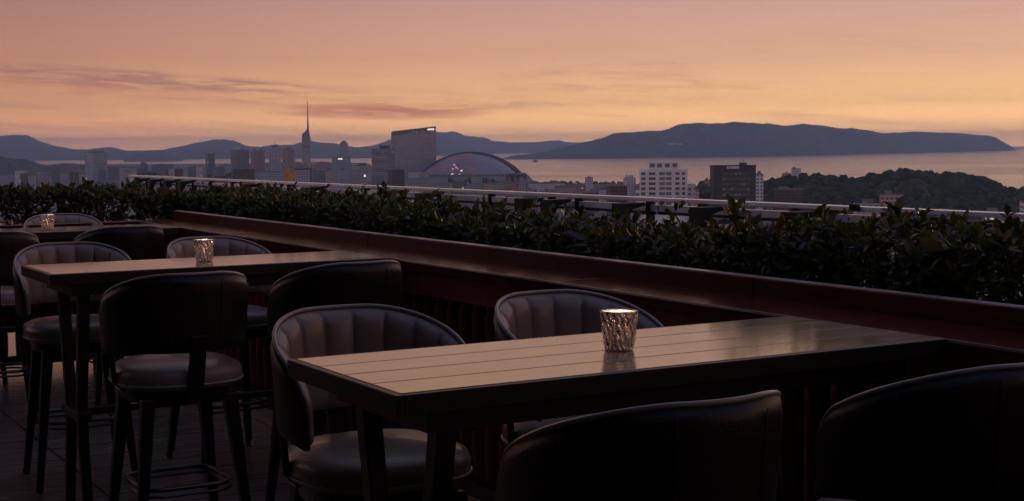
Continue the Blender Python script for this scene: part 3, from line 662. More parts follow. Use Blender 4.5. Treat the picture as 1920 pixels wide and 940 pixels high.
# --- white apartment tower with stepped top
def white_tower():
    D = 900; mpp = D / FPX; loc, rz, wd, dp, H = place(1200, 1288, 317, D, 0.7, 0)
    r = tag(empty('apartment_tower', loc, rz), 'white tower block with stepped penthouse and rows of dark windows', 'building')
    x, y = wd / 2, dp / 2
    MB().box(-x, x, -y, y, 0, H - .8).build('wall', MT['white_wall'], r)
    m = MB(); m.box(-x - .3, x + .3, -y - .3, y + .3, H - .8, H); m.build('roof', MT['white_wall'], r)
    ph = (14 * mpp); X0, X1 = (1216 - 1244) * mpp, (1272 - 1244) * mpp
    MB().box(X0 + 1, X1 - 1, -y + 2, y - 2, H, H + ph - 1).build('penthouse', MT['white_wall'], r)
    m = MB()
    for xx in np.linspace(X0, X1, 5): m.box(xx - .5, xx + .5, -y + 1.0, -y + 1.9, H, H + ph - .9)
    m.box(X0 - .5, X1 + .5, -y + .9, y - 1.5, H + ph - .9, H + ph); m.build('pergola_frame', MT['white_wall'], r)
    put_windows(r, wd, -y + 1.95, [H + ph * .45], np.linspace(X0, X1, 5)[:-1] + (X1 - X0) / 8, 3.0, 2.2, MT['winglass'])
    fl = 36 / 3.917 * mpp
    zs = [H - 1.4 - fl * (k + .45) for k in range(9)]
    # bays: two narrow, broad balcony bay, two narrow
    for c, ww in ((-12.4, 2.6), (-7.0, 4.2), (8.6, 2.4), (12.4, 2.0)): put_windows(r, wd, -y - .02, zs, [c], ww, 1.7, MT['winglass'])
    put_windows(r, wd, -y - .02, zs, [-.9, 3.2], 3.6, 1.9, pm('balcony_grey', (0.16, 0.17, 0.20), 0.4), 'balcony')  # broad bay drawn as plain grey panels
    m = MB()
    for cx in (-14.4, -10.2, -4.2, 6.2, 10.5, 14.3): m.box(cx - .35, cx + .35, -y - .55, -y - .003, 0, H - .85)
    m.build('pilaster', MT['white_wall'], r)
    m = MB()
    for z in zs: m.box(-x + .4, x - .4, -y - .4, -y - .01, z - 1.35, z - 1.05)
    m.build('floor_bands', MT['white_wall'], r)
    # lower wing on the side
    X0, X1 = (1288 - 1244) * mpp, (1302 - 1244) * mpp; hw = far(1295, 345, D).z - ZLAND
    MB().box(X0 + .01, X1, -y + 3, y, 0, hw).build('side_wing', fm('pale'), r)
    MB().box((1192 - 1244) * mpp, -x - .01, -y + 4, y, 0, far(1195, 358, D).z - ZLAND).build('side_wing', fm('pale'), r)
white_tower()

def dark_block():
    D = 850; mpp = D / FPX; loc, rz, wd, dp, H = place(1332, 1416, 310, D, 0.55, 9)
    r = tag(empty('office_block', loc, rz), 'charcoal office block with pale rooftop sign before the wooded hill', 'building')
    x, y = wd / 2, dp / 2
    MB().box(-x, x, -y, y, 0, H - 1).build('wall', MT['black_wall'], r)
    m = MB(); m.box(-x - .2, x + .2, -y - .2, -y + .4, H - 1, H); m.box(-x - .2, x + .2, y - .4, y + .2, H - 1, H); m.box(-x - .2, -x + .4, -y + .4, y - .4, H - 1, H); m.box(x - .4, x + .2, -y + .4, y - .4, H - 1, H); m.box(-x + .4, x - .4, -y + .4, y - .4, H - 1, H - .8)
    m.build('roof', MT['black_wall'], r)
    put_windows(r, wd, -y - .02, [H - 4.8 - 3.1 * k for k in range(11)], [-x + 6.2 + 2.35 * k for k in range(7)], 1.6, 1.3, pm('charcoal_pane', (0.085, 0.085, 0.10), 0.25))
    MB().box(-x + 7.8, -x + 15, -y - .6, -y - .25, H - 2.0, H - .5).build('roof_sign_or_glint', pm('pale_sign', (0.50, 0.50, 0.52), 0.5), r)
    MB().box(4, 8, -2, 2, H - .8, H + 1.5).build('rooftop_unit', MT['black_wall'], r)
    MB().tube([(6, 0, H + 1.5), (6, 0, H + 4)], .12, 6).build('antenna', MT['darkmetal'], r)
dark_block()

# --- the named skyline, one by one: (kind of thing, label, x0, x1, top, distance, facade, depth, yaw)
SKY = [
 ('round_tower', 'pale grey tower block standing alone before the tree covered ridge', 160, 199, 286, 3500, 'blue', .9, 32),
 ('warehouse', 'long low slate building beside the lone pale grey tower', 203, 262, 312, 3800, 'slate', .4, 4),
 ('apartment_block', 'small slate tower rising behind the long low building', 263, 276, 305, 3900, 'slate', .9, 10),
 ('apartment_block', 'broad low dark block under the bay, short of the dark slim tower', 285, 325, 309, 3900, 'slate', .5, 6),
 ('apartment_block', 'narrow grey-blue block close before the dark slim tower', 352, 373, 313, 3600, 'slate', .8, 10),
 ('high_rise', 'dark slim tower with stepped top standing clear of the others', 385, 402, 287, 3600, 'slate', .9, 20),
 ('apartment_block', 'pale blue block between the slim dark tower and twin-toned one', 414, 434, 309, 3300, 'teal', .8, 10),
 ('high_rise', 'slate tower with sloping glass top behind the dark brown block', 433, 466, 281, 3500, 'slate', .9, 25),
 ('office_block', 'dark brown low block in front of the sloping topped tower', 435, 476, 317, 2200, 'brown', .7, 8),
 ('high_rise', 'rose grey tower with two-pointed crown', 470, 496, 283, 3600, 'rose', .9, 24),
 ('high_rise', 'blue-grey tower with rooftop aerial between two rosy towers', 504, 526, 276, 3500, 'blue', .9, 14),
 ('high_rise', 'red-brown tower with pale edges just short of the needle tower', 529, 553, 280, 3700, 'rose', .9, 20),
 ('office_block', 'wide pale blue low block under the rosy towers', 482, 528, 322, 2300, 'blue', .5, 5),
 ('shopping_hall', 'pale blue hall with brown framed roof below the needle tower', 552, 583, 315, 1900, 'blue', .6, 4),
 ('apartment_block', 'long red-brown low block just past the needle tower', 585, 621, 306, 4600, 'rose', .4, 5),
 ('office_block', 'square blue glass block with bright rooftop glint', 622, 657, 294, 3000, 'teal', .8, 6),
 ('high_rise', 'slim blue tower with rounded cap behind the blue glass block', 637, 652, 268, 3400, 'blue', .9, 30),
 ('apartment_block', 'low blue-grey block filling the gap before the ribbed dark tower', 657, 696, 311, 3300, 'blue', .5, 6),
 ('high_rise', 'ribbed dark tower half covering the hotel slab', 697, 740, 279, 2800, 'slate', .8, -34),
 ('office_block', 'near black block at the foot of the hotel slab', 727, 758, 317, 2000, 'dark', .8, 22),
 ('office_block', 'brown block with pale columns at the end of the dome', 948, 987, 327, 2500, 'brown', .7, 12),
 ('house', 'low dark roofed house at the water beside the columned block', 987, 1008, 341, 2700, 'slate', .8, 10),
 ('school_building', 'long pale low building on the waterfront past the dome', 990, 1060, 344, 2450, 'pale', .3, 4),
 ('apartment_block', 'rosy low building before the small white square tower', 1061, 1096, 345, 2500, 'rose', .5, 5),
 ('apartment_tower', 'small white square tower rising from the waterfront roofs', 1097, 1112, 333, 2450, 'pale', .9, 15),
 ('apartment_block', 'long grey low building between the small white towers', 1113, 1168, 345, 2500, 'grey', .35, 3),
 ('apartment_tower', 'pale stepped block just short of the white tower block', 1169, 1192, 333, 2000, 'pale', .8, 18),
 ('apartment_block', 'rosy narrow block tucked behind the charcoal office block', 1321, 1334, 337, 1300, 'rose', .8, 8),
 ('apartment_block', 'pale narrow block peeping out beside the charcoal office block', 1415, 1431, 326, 1300, 'pale', .9, 12),
 ('apartment_block', 'lower of two white blocks above the wooded hill', 1466, 1483, 325, 2000, 'tan', .8, 10),
 ('apartment_block', 'taller of two white blocks above the wooded hill', 1484, 1501, 316, 2050, 'pale', .8, 14),
 ('apartment_block', 'pinkish grid-windowed block at the foot of the wooded hill', 1651, 1693, 364, 1000, 'tan', .6, 24),
 ('apartment_block', 'low grey annexe beside the pinkish block under the hill', 1601, 1650, 382, 1000, 'grey', .5, 4),
 ('apartment_block', 'white wall of a block cut by the frame edge', 1914, 1950, 377, 950, 'pale', .8, 6),
]
for k, (nm, lb, x0, x1, yt, D, key, dep, yaw) in enumerate(SKY):
    r, wd, dp, H = block(nm, lb, 'house' if nm == 'house' else 'building', x0, x1, yt, D, fm(key), dep, yaw, seed=k + 1, unit=nm in ('office_block', 'apartment_block', 'shopping_hall', 'school_building', 'house'))
    mpp = D / FPX
    if nm == 'round_tower': MB().prism([(-wd * .36, -dp * .36), (wd * .36, -dp * .36), (wd * .36, dp * .36), (-wd * .36, dp * .36)], H - .7, H + 3).build('roof_drum', fm('slate'), r)
    if 'sloping glass' in lb: MB().prism([(-wd * .45, -dp * .45), (wd * .2, -dp * .45), (wd * .2, dp * .45), (-wd * .45, dp * .45)], H - .7, 0, [(-wd * .35, -dp * .4, H + 1), (wd * .1, -dp * .4, H + 6), (wd * .1, dp * .4, H + 6), (-wd * .35, dp * .4, H + 1)]).build('glass_cap', fm('teal'), r)
    if 'two-pointed' in lb:
        for s in (-1, 1): MB().prism([(s * wd * .3 - 4, -4), (s * wd * .3 + 4, -4), (s * wd * .3 + 4, 4), (s * wd * .3 - 4, 4)], H - .7, 0, [(s * wd * .3 - .5, -.5, H + 7), (s * wd * .3 + .5, -.5, H + 7), (s * wd * .3 + .5, .5, H + 7), (s * wd * .3 - .5, .5, H + 7)]).build('roof_point', fm('rose'), r)
    if 'aerial' in lb:
        MB().box(-6, 6, -5, 5, H - .7, H + 4).build('rooftop_unit', fm('slate'), r); MB().tube([(2, 0, H + 4), (2, 0, H + 14)], .5, 6).build('antenna', MT['darkmetal'], r)
    if 'pale edges' in lb:
        for s in (-1, 1): MB().box(s * (wd / 2 - 2.5) - 2, s * (wd / 2 - 2.5) + 2, -dp / 2 - 1, -dp / 2 - .02, 0, H - 3).build('corner_strip', fm('tan'), r)
        MB().box(-7, 7, -6, 6, H - .7, H + 4).build('rooftop_unit', fm('rose'), r)
    if 'stepped top' in lb: MB().box(1, wd * .45, -dp * .3, dp * .3, H - .7, H + 4).build('rooftop_unit', fm('slate'), r)
    if 'rounded cap' in lb: MB().lathe([(wd * .42, H - .7), (wd * .42, H + 1), (wd * .36, H + 3), (wd * .2, H + 4.6), (.05, H + 5)], 24).build('round_cap', fm('slate'), r, smooth=True)
    if 'glint' in lb: MB().box(-8, 1, -dp / 2 - .6, -dp / 2 - .1, H - 6, H - 3.4).build('roof_sign_or_glint', MT['signlit_glint'], r)  # rooftop glint painted as a small glowing panel
    if 'ribbed' in lb:
        MB().box(-4, 12, -7, 7, H - .7, H + 5).build('rooftop_unit', fm('brown'), r); MB().box(-5, 13, -8, 8, H + 5.02, H + 6).build('unit_cap', fm('dark'), r)
        m = MB()
        for q in range(14): m.box(-wd / 2 - .5, wd / 2 + .5, -dp / 2 - .5, -dp / 2 - .02, H - 5 - q * 4.2, H - 3.6 - q * 4.2)
        m.build('floor_ribs', fm('grey'), r)
    if 'pale columns' in lb:
        for xx in (-.12, .28, -.42): MB().box(wd * xx - .6, wd * xx + .6, -dp / 2 - .9, -dp / 2 - .02, 0, H - 4).build('column', fm('pale'), r)
        MB().box(-wd * .62, wd * .5, -dp / 2 - 2.2, -dp / 2 - .02, H - 3.4, H - 1.2).build('canopy', fm('brown'), r)
    if 'brown framed' in lb:
        MB().box(wd / 2 - 1.2, wd / 2 + .6, -dp / 2 - .9, -dp / 2 - .02, 0, H).build('frame_post', fm('brown'), r); MB().box(-wd / 2, wd / 2 + .6, -dp / 2 - .9, -dp / 2 - .02, H - 2.4, H - .92).build('frame_beam', fm('brown'), r)
        MB().box(-wd / 2 - 12.5, -wd / 2 - .05, -dp / 2 + .5, dp / 2 - .5, 0, H - 1.3).build('amber_wing', MT['signamber'], r)
    if 'pale stepped' in lb: MB().box(-5, 4, -5, 5, H - .7, H + 3).build('rooftop_unit', fm('pale'), r)
    if 'small white square' in lb: MB().box(-3.5, 3.5, -3.5, 3.5, H - .7, H + 2).build('rooftop_unit', fm('pale'), r)
    if 'pinkish grid' in lb:
        m2 = pm('rosy_pane', (0.12, 0.085, 0.085), 0.4)
        put_windows(r, wd, -dp / 2 - .02, [H - 2.6 - 2.9 * q for q in range(6)], [-wd / 2 + 1.7 + wd / 7 * q for q in range(7)], 1.2, 1.4, m2)

# --- lit sign standing low in the streets
for nm, lb, x, y, D, ww, hh, mt in (('street_sign', 'small teal lit sign low among the streets under the charcoal block', 1409, 438, 780, 5.5, 1.6, 'signteal'),
                                     ('lit_sign', 'small bright upright sign in the blue roofs by the ribbed tower', 684, 331, 1900, 2.2, 4.5, 'signlit_glint')):
    p = far(x, y, D); r = tag(empty(nm, (p.x, p.y, ZLAND), -math.atan2(p.x, p.y)), lb, 'sign')
    h = p.z - ZLAND
    MB().box(-ww / 2, ww / 2, -.3, .3, h - hh / 2, h + hh / 2).build('sign_panel', MT[mt], r)
    MB().tube([(0, 0, 0), (0, 0, h - hh / 2)], .25, 8).build('post', MT['darkmetal'], r)

# --- everyday roofs between them, each a building of its own
ZONES = [(-60, 160, 'under the dark tree covered ridge'), (160, 385, 'around the lone pale tower'), (385, 560, 'below the rosy towers'), (560, 700, 'between the needle tower and ribbed tower'), (770, 985, 'in front of the dome'), (985, 1200, 'before the white tower block'), (1290, 1480, 'around the charcoal office block')]
def clear(p, rad):
    return all((p.x - x) ** 2 + (p.y - y) ** 2 > (rad + r) ** 2 for x, y, r in BL)
ORD = 'first second third fourth fifth sixth seventh eighth ninth tenth eleventh twelfth thirteenth fourteenth fifteenth sixteenth seventeenth eighteenth nineteenth twentieth'.split()
CN = {'blue': 'blue-grey', 'pale': 'pale', 'grey': 'grey', 'slate': 'slate', 'rose': 'rosy', 'tan': 'tan', 'teal': 'bluish', 'brown': 'brown'}
fill = []
YT = {0: (316, 330), 1: (313, 328), 2: (312, 334), 3: (309, 336), 4: (330, 346), 5: (346, 366), 6: (350, 372)}
CNT = {0: 9, 1: 13, 2: 12, 3: 14, 4: 14, 5: 16, 6: 8}
for zi, (xa, xb, where) in enumerate(ZONES):
    tries = 0; n = 0
    while n < CNT[zi] and tries < 600:
        tries += 1
        D = rng.uniform(1500, 4400) if zi < 4 else (rng.uniform(1200, 2900) if zi == 4 else rng.uniform(750, 2300))
        yt = rng.uniform(*YT[zi]); wpx = rng.uniform(12, 34) * (1.6 if zi >= 5 else 1); x = rng.uniform(xa, xb)
        p = far(x, yt, D)
        if p.z - ZLAND < 5 or p.z - ZLAND > 45: continue
        wd = wpx / FPX * D
        if not clear(p, wd * .62): continue
        fill.append((zi, x, wpx, yt, D)); n += 1
        BL.append((p.x, p.y, wd * .62))
# rows of roofs nearer by, seen over the hedge and under the metal rail
for x in range(940, 1960, 46):
    for D in (620, 1000):
        xx = x + rng.uniform(-14, 14); yt = rng.uniform(402, 446) if D == 620 else rng.uniform(392, 415); p = far(xx, yt, D); wpx = rng.uniform(38, 60)
        if p.z - ZLAND < 5 or not clear(p, wpx / FPX * D * .5): continue
        fill.append((7, xx, wpx, yt, D)); BL.append((p.x, p.y, wpx / FPX * D * .5))
ZONES.append((940, 1960, 'in the near streets under the rail'))
keys = list(CN); cnt = {}
for zi, x, wpx, yt, D in sorted(fill, key=lambda q: (q[0], q[1])):
    key = rng.choice(['blue', 'blue', 'pale', 'grey', 'slate', 'rose', 'tan', 'teal', 'brown', 'slate']) if zi < 7 else rng.choice(['slate', 'blue', 'grey', 'slate', 'brown'])
    n = cnt.get((zi, key), 0); cnt[(zi, key)] = n + 1
    lab = '%s %s block from the left %s' % (ORD[n], CN[key], ZONES[zi][2])
    BL_keep = len(BL)
    block('city_building', lab, 'building', x - wpx / 2, x + wpx / 2, yt, D, fm(key), rng.uniform(.5, 1.0), rng.choice([-30, -12, 5, 14, 28]), 'low city buildings', seed=rng.randrange(99) * 3 + 1)

# --- boats on the bay, buildings on the island
def boat(x, y, L_, label):
    p = far(x, y, shore_D(x, y)); r = tag(empty('motor_boat', (p.x, p.y, ZSEA), 0.4), label, 'boat', 'boats on the bay')
    h = L_ * .5
    MB().prism([(-h, -L_ * .12), (h * .6, -L_ * .12), (h, 0), (h * .6, L_ * .12), (-h, L_ * .12)], -.2, L_ * .11).build('hull', fm('dark'), r)
    MB().box(-h * .5, h * .25, -L_ * .08, L_ * .08, L_ * .11 + .01, L_ * .26).build('cabin', fm('slate'), r)
    MB().tube([(0, 0, L_ * .26), (0, 0, L_ * .5)], L_ * .02, 6).build('mast', MT['darkmetal'], r)
boat(1004, 303.5, 42, 'small dark boat on the bay below the island tip')
for x, y, s, lb in ((1247, 273.5, 1.2, 'white house cluster half way up the island slope'), (1259, 272, 1.8, 'long white building half way up the island slope'), (1272, 272.5, 1.4, 'pale building uphill of the white island cluster')):
    # walk the slope: find where the island surface lies on this line of sight
    d0 = np.interp(x, [q[0] for q in Df_isl], [q[1] for q in Df_isl]); best = None
    yr = np.interp(x, [q[0] for q in isl], [q[1] for q in isl]); top = far(x, yr, d0 * 1.1); H = top.z - (ZSEA - 2)
    for t in np.linspace(-1, 0, 200):
        D = d0 * 1.1 + d0 * .1 * t; zz = ZSEA - 2 + H * (1 - abs(t)) ** .85
        if zz >= far(x, y, D).z: best = (D, zz); break
    if best:
        q = far(x, y, best[0]); r = tag(empty('hillside_house', (q.x, q.y, best[1] - 6), -.1), lb, 'house')
        MB().box(-22 * s, 22 * s, -8, 20, 0, 15).build('wall', fm('pale'), r)
        MB().prism([(-23 * s, -9), (23 * s, -9), (23 * s, 21), (-23 * s, 21)], 15, 0, [(-20 * s, 5, 19), (20 * s, 5, 19), (20 * s, 7, 19), (-20 * s, 7, 19)]).build('roof', fm('tan'), r)
p = far(1497, 233, 15500); r = tag(empty('radio_mast', (p.x, p.y, p.z - 12), 0), 'thin mast on the crest of the island', 'mast')
MB().tube([(0, 0, 0), (0, 0, 42)], [2.6, 1.2], 6).build('pole', MT['darkmetal'], r)

# haze: one even body of evening air round everything
def haze():
    m = bpy.data.materials.new('evening_air'); m.use_nodes = True; t = m.node_tree; t.nodes.clear()
    v = node(t, 'ShaderNodeVolumePrincipled'); o = node(t, 'ShaderNodeOutputMaterial')
    v.inputs['Color'].default_value = (0.50, 0.715, 1.0, 1); v.inputs['Density'].default_value = HAZE; v.inputs['Anisotropy'].default_value = 0.12
    v.inputs['Density Attribute'].default_value = ''; v.inputs['Color Attribute'].default_value = ''; v.inputs['Temperature Attribute'].default_value = ''
    t.links.new(v.outputs[0], o.inputs['Volume'])
    MB().box(-43000, 43000, -9500, 45000, ZSEA - 4, 370).build('haze', m)['kind'] = 'stuff'
HAZE = 6.6e-5
haze()

# ------------------------------------------------------------------ the terrace
def tf(o, a=0.0, b=0.0, z=0.0, turn=0.0):
    """sets an object down in the terrace frame: a towards the hedge, b along the ledge"""
    o.location = T(a, b, z); o.rotation_euler = (0, 0, TA + turn); return o
fl = MB().box(-7, 6.2, -6, 19, -0.4, 0.0).build('terrace_floor', MT['floor']); tf(fl); fl['kind'] = 'structure'
# unseen walls and roof slab, added to keep skylight off the terrace
hw = MB().box(-7, 5.5, -3.4, -3.0, 0, 7).build('wall', MT['planter']); tf(hw); hw['kind'] = 'structure'
hw = MB().box(-6.9, 1.0, -2.99, 8.6, 3.5, 3.8).build('roof', MT['planter']); tf(hw); hw['kind'] = 'structure'
hw = MB().box(-5.4, -5.0, -2.99, 14, 0, 3.49).build('wall', MT['planter']); tf(hw); hw['kind'] = 'structure'
LEDGE_A, LEDGE_Z, UP_A = 2.825, 1.046, 3.10

def ledge(name, label, x0, x1, corner=False):
    """bar ledge built along its own x axis: front at y = 0, upstand at the back; x runs along the hedge"""
    r = tag(empty(name), label, 'ledge')
    m = MB(); L0 = x0
    k = 0
    while L0 < x1 - .01:                      # boards butted end to end with a hair joint
        L1 = min(L0 + 2.35, x1); m.box(L0 + .0015, L1 - .0015, 0, UP_A - LEDGE_A - .001, LEDGE_Z - .045, LEDGE_Z); L0 = L1
    m.build('counter_top', MT['mahog'], r, bevel=.004)
    if not corner:
        m = MB(); L0 = x0
        while L0 < x1 - .01:
            L1 = min(L0 + 3.1, x1); m.box(L0 + .001, L1 - .001, UP_A - LEDGE_A, UP_A - LEDGE_A + .05, LEDGE_Z - .3, 1.108); L0 = L1
        m.build('upstand', MT['mahog_dull'], r, bevel=.004)
    MB().box(x0, x1, -.0045, -.0005, LEDGE_Z - .007, LEDGE_Z + .001).build('edge_highlight', MT['edge_glint'], r)  # added strip that draws the bright line on the front edge
    if not corner: MB().box(x0, x1, UP_A - LEDGE_A + .004, UP_A - LEDGE_A + .046, 1.1085, 1.112).build('edge_highlight', MT['edge_glint'], r)
    MB().box(x0, x1, .03, .055, LEDGE_Z - .15, LEDGE_Z - .046).build('apron', MT['mahog2'], r)
    m = MB(); x = x0 + .05
    while x < x1 - .05:
        m.lathe([(.030, .12), (.034, .2), (.034, .80), (.036, .84), (.024, .87), (.030, .893)], 12, cx=x, cy=.085); x += .115
    m.build('slat_screen', MT['mahog2'], r, smooth=True)
    MB().box(x0, x1, .05, .12, .06, .12).build('bottom_rail', MT['dwood'], r)
    return r
g = ledge('drinks_ledge', 'long mahogany ledge along the hedge with upstand and slats beneath', -2.5, 10.2)
g.location = T(LEDGE_A, 0); g.rotation_euler = (0, 0, TA + math.pi / 2); g.scale = (1, -1, 1)
g = ledge('drinks_ledge', 'narrow mahogany ledge turning the corner behind the farthest table', -3.1, 6.0, True)
g.location = T(0, 10.2); g.rotation_euler = (0, 0, TA); g.scale = (-1, 1, 1)

# ---- planters
def planter(name, label, a0, a1, b0, b1):
    r = tag(empty(name), label, 'planter'); tf(r)
    m = MB(); t = .04
    m.box(a0, a0 + t, b0, b1, .25, .72); m.box(a1 - t, a1, b0, b1, .25, .72); m.box(a0 + t, a1 - t, b0, b0 + t, .25, .72); m.box(a0 + t, a1 - t, b1 - t, b1, .25, .72); m.box(a0 + t, a1 - t, b0 + t, b1 - t, .25, .3)
    m.build('box', MT['planter'], r); MB().box(a0 + t, a1 - t, b0 + t, b1 - t, .301, .66).build('soil', MT['soil'], r)
planter('planter', 'dark planter box behind the long ledge holding the hedge', 3.24, 4.2, -2.5, 10.5)
planter('planter', 'dark planter box along the side holding the shorter hedge', -6, 4.2, 10.60, 11.5)

# ---- hedges: rosettes of glossy leaves on short twigs
def hedge(name, label, count, sampler, seed):
    r = np.random.default_rng(seed); root = tag(empty(name), label, 'hedge'); tf(root)
    P, O = sampler(r, count); n = len(P)
    nrm = lambda v: v / np.linalg.norm(v, axis=-1, keepdims=True)
    d = nrm(O + r.normal(0, .5, (n, 3)) + np.array([0, 0, .5]))
    s1 = nrm(np.cross(np.where(np.abs(d[:, 2:3]) < .9, [[0, 0, 1.0]], [[1.0, 0, 0]]), d)); s2 = np.cross(d, s1)
    K = 8; keep = r.random((n, K)) < .8
    an = (r.uniform(0, 6.28, (n, 1)) + np.arange(K) * 2.4)[..., None]; tilt = r.uniform(.3, 1.35, (n, K, 1))
    e3 = lambda v: v[:, None, :]
    rad = e3(s1) * np.cos(an) + e3(s2) * np.sin(an); ax = e3(d) * np.cos(tilt) + rad * np.sin(tilt)
    sd_ = np.cross(np.broadcast_to(e3(d), rad.shape), rad); nn = np.cross(ax, sd_)
    big = np.where(r.random((n, 1, 1)) < .12, 1.45, 1.0) * r.uniform(.75, 1.2, (n, 1, 1))
    ln = r.uniform(.030, .060, (n, K, 1)) * big; wd = ln * r.uniform(.17, .25, (n, K, 1)); cup = r.uniform(.1, .4, (n, K, 1)) * wd; curl = r.uniform(-.05, .28, (n, K, 1)) * ln
    b0 = e3(P) - e3(d) * r.uniform(0, .05, (n, K, 1)); m1 = b0 + ax * ln * .4; m2 = b0 + ax * ln * .75 - nn * curl * .35; tip = b0 + ax * ln - nn * curl
    V8 = np.stack([b0, m1 + sd_ * wd + nn * cup, m1, m1 - sd_ * wd + nn * cup, m2 + sd_ * wd * .75 + nn * cup, m2, m2 - sd_ * wd * .75 + nn * cup, tip], 2)[keep]
    m = len(V8); fb = np.array([(0, 2, 1), (0, 3, 2), (1, 2, 5), (1, 5, 4), (2, 3, 6), (2, 6, 5), (4, 5, 7), (5, 6, 7)])
    F = (np.arange(m)[:, None, None] * 8 + fb[None]).reshape(-1, 3)
    np_mesh('foliage', V8.reshape(-1, 3), F, MT['leaf'], root)
    tw = MB()
    for i in range(0, n, 5):
        p, dd = P[i], d[i]; tw.tube([p - dd * .16 + r.normal(0, .02, 3), p - dd * .05, p + dd * .01], [.0035, .0028, .0018], 5)
    tw.build('branches', MT['branch'], root)
    return root
HB = [0, 2.0, 3.11, 3.24, 3.45, 3.60, 3.75, 3.97, 4.14, 4.36, 4.59, 4.81, 5.08, 5.36, 5.63, 5.93, 6.33, 6.79, 7.3, 8.03, 8.87, 9.88, 11.0, 11.5]
HT = [1.35, 1.345, 1.34, 1.33, 1.325, 1.35, 1.325, 1.32, 1.285, 1.215, 1.27, 1.25, 1.24, 1.28, 1.25, 1.233, 1.236, 1.267, 1.277, 1.278, 1.28, 1.274, 1.262, 1.262]
def samp_long(r, n):
    b = 1.2 + 9.9 * r.random(n) ** .8; tp = np.interp(b, HB, HT) - .062 + r.normal(0, .014, n); q = r.random(n); cl = .5 + .5 * np.sin(b * 9 + 2 * np.sin(b * 3.7))
    face = q < .5; top = (q >= .5) & (q < .88)
    z = np.where(face, .84 + (tp - .84) * r.random(n), np.where(top, tp - np.abs(r.normal(0, .045, n)), .8 + (tp - .85) * r.random(n)))
    a = np.where(face, 3.22 + .10 * (z - .9) + r.exponential(.08, n) + .05 * cl, r.uniform(3.26, 4.12, n))
    z = np.where(top, z - .10 * ((a - 3.7) / .45) ** 2 + .02 * cl, z)
    o = np.where(face[:, None], [[-1, 0, .1]], np.where(top[:, None], [[0, 0, 1.0]], r.normal(0, 1, (n, 3))))
    # a few long shoots standing above the rest
    k = r.random(n) < .025; z = np.where(k & top, tp + r.uniform(.02, .085, n), z)
    return np.stack([a, b, z], 1), o
hedge('hedge', 'long clipped hedge of glossy leaves behind the mahogany ledge', 11500, samp_long, 3)
def samp_side(r, n):
    a = -4.0 + 8.2 * r.random(n); tp = np.interp(a, [-5, 2.03, 2.5, 2.97, 3.4, 4.3], [1.355, 1.352, 1.338, 1.31, 1.275, 1.25]) - .05 + .015 * np.sin(a * 5) + r.normal(0, .014, n); q = r.random(n); face = q < .6
    z = np.where(face, .74 + (tp - .74) * r.random(n), tp - np.abs(r.normal(0, .04, n))); b = np.where(face, 10.54 + r.exponential(.08, n), r.uniform(10.6, 11.4, n))
    z = np.where(face, z, z - .08 * ((b - 11) / .45) ** 2)
    o = np.where(face[:, None], [[0, -1, .1]], [[0, 0, 1.0]])
    return np.stack([a, b, z], 1), o
hedge('hedge', 'shorter hedge closing the terrace behind the farthest table', 6500, samp_side, 4)

# ---- metal railing beyond the hedge
def railing():
    P0, P1 = (4.83, 17.6), (5.09, 0.2)
    dx, dy = P1[0] - P0[0], P1[1] - P0[1]; Ln = math.hypot(dx, dy)
    r = tag(empty('metal_railing', T(*P0), TA + math.atan2(dy, dx)), 'pale metal double railing on dark posts behind the hedge', 'railing')
    z = 1.25                                   # local x runs back towards the camera, local +y away from the terrace
    MB().box(0, Ln, -.035, .035, z - .024, z).build('top_rail', MT['rail'], r, bevel=.004)
    MB().box(0, Ln, -.02, .012, z - .082, z - .042).build('lower_rail', MT['rail'], r, bevel=.003)
    MB().box(0, Ln, -.016, .010, z - .098, z - .0825).build('rail_seal', MT['darkmetal'], r)
    def s_of(px):                              # run along the rail where the photo shows a post
        lo, hi = 0, Ln
        for _ in range(50):
            mid = (lo + hi) / 2; q = T(P0[0] + dx * mid / Ln, P0[1] + dy * mid / Ln, z) - Vector((0, 0, CZ))
            X = 960 + FPX * q.dot(rt2) / q.dot(fw)
            if X < px: lo = mid
            else: hi = mid
        return lo
    posts = [258, 278, 305, 335, 365, 400, 440, 490, 545, 610, 690, 760, 828, 924, 1037, 1088, 1222, 1320, 1379, 1495, 1566, 1664, 1800, 1905, 2030, 2200]
    pb = bb = None
    for px in posts:
        s = s_of(px)
        if pb is None: pb = MB().box(-.011, .011, -.036, .016, -.95, -.0245).build('post', MT['darkmetal'], r); o = pb
        else: o = pb.copy(); COL.objects.link(o); o.parent = r
        o.location = (s, 0, z)
    for px in (273, 300, 330, 358, 480, 600, 745, 820, 1012, 1062, 1200, 1350, 1526, 1745, 1858, 2010):
        s = s_of(px + 14)
        if bb is None:
            m = MB(); prof = [(-.22, -.062), (-.22, -.15), (-.18, -.15), (-.16, -.10), (-.06, -.075), (-.06, -.06)]
            vs = [(sx * .06, y, zz) for sx in (-1, 1) for y, zz in prof]; n = len(prof)
            m.add(vs, [tuple(range(n - 1, -1, -1)), tuple(range(n, 2 * n))] + [(i, (i + 1) % n, n + (i + 1) % n, n + i) for i in range(n)])
            bb = m.build('bracket', MT['brownmetal'], r); o = bb
            st = MB().box(-.035, .035, -.218, -.182, -.80, -.1505).build('stake', MT['brownmetal'], bb)
        else:
            o = copy_tree(bb, r)
        o.location = (s, 0, z + .03)
    m = MB()
    s = s_of(1614)
    for q in range(5): m.box(s - .030 + q * .013, s - .023 + q * .013, -.05, -.037, z - .02, z + .012)
    m.box(s - .03, s + .03, -.0365, -.0355, z - .02, z + .012); m.build('grille_plate', MT['darkmetal'], r)
railing()

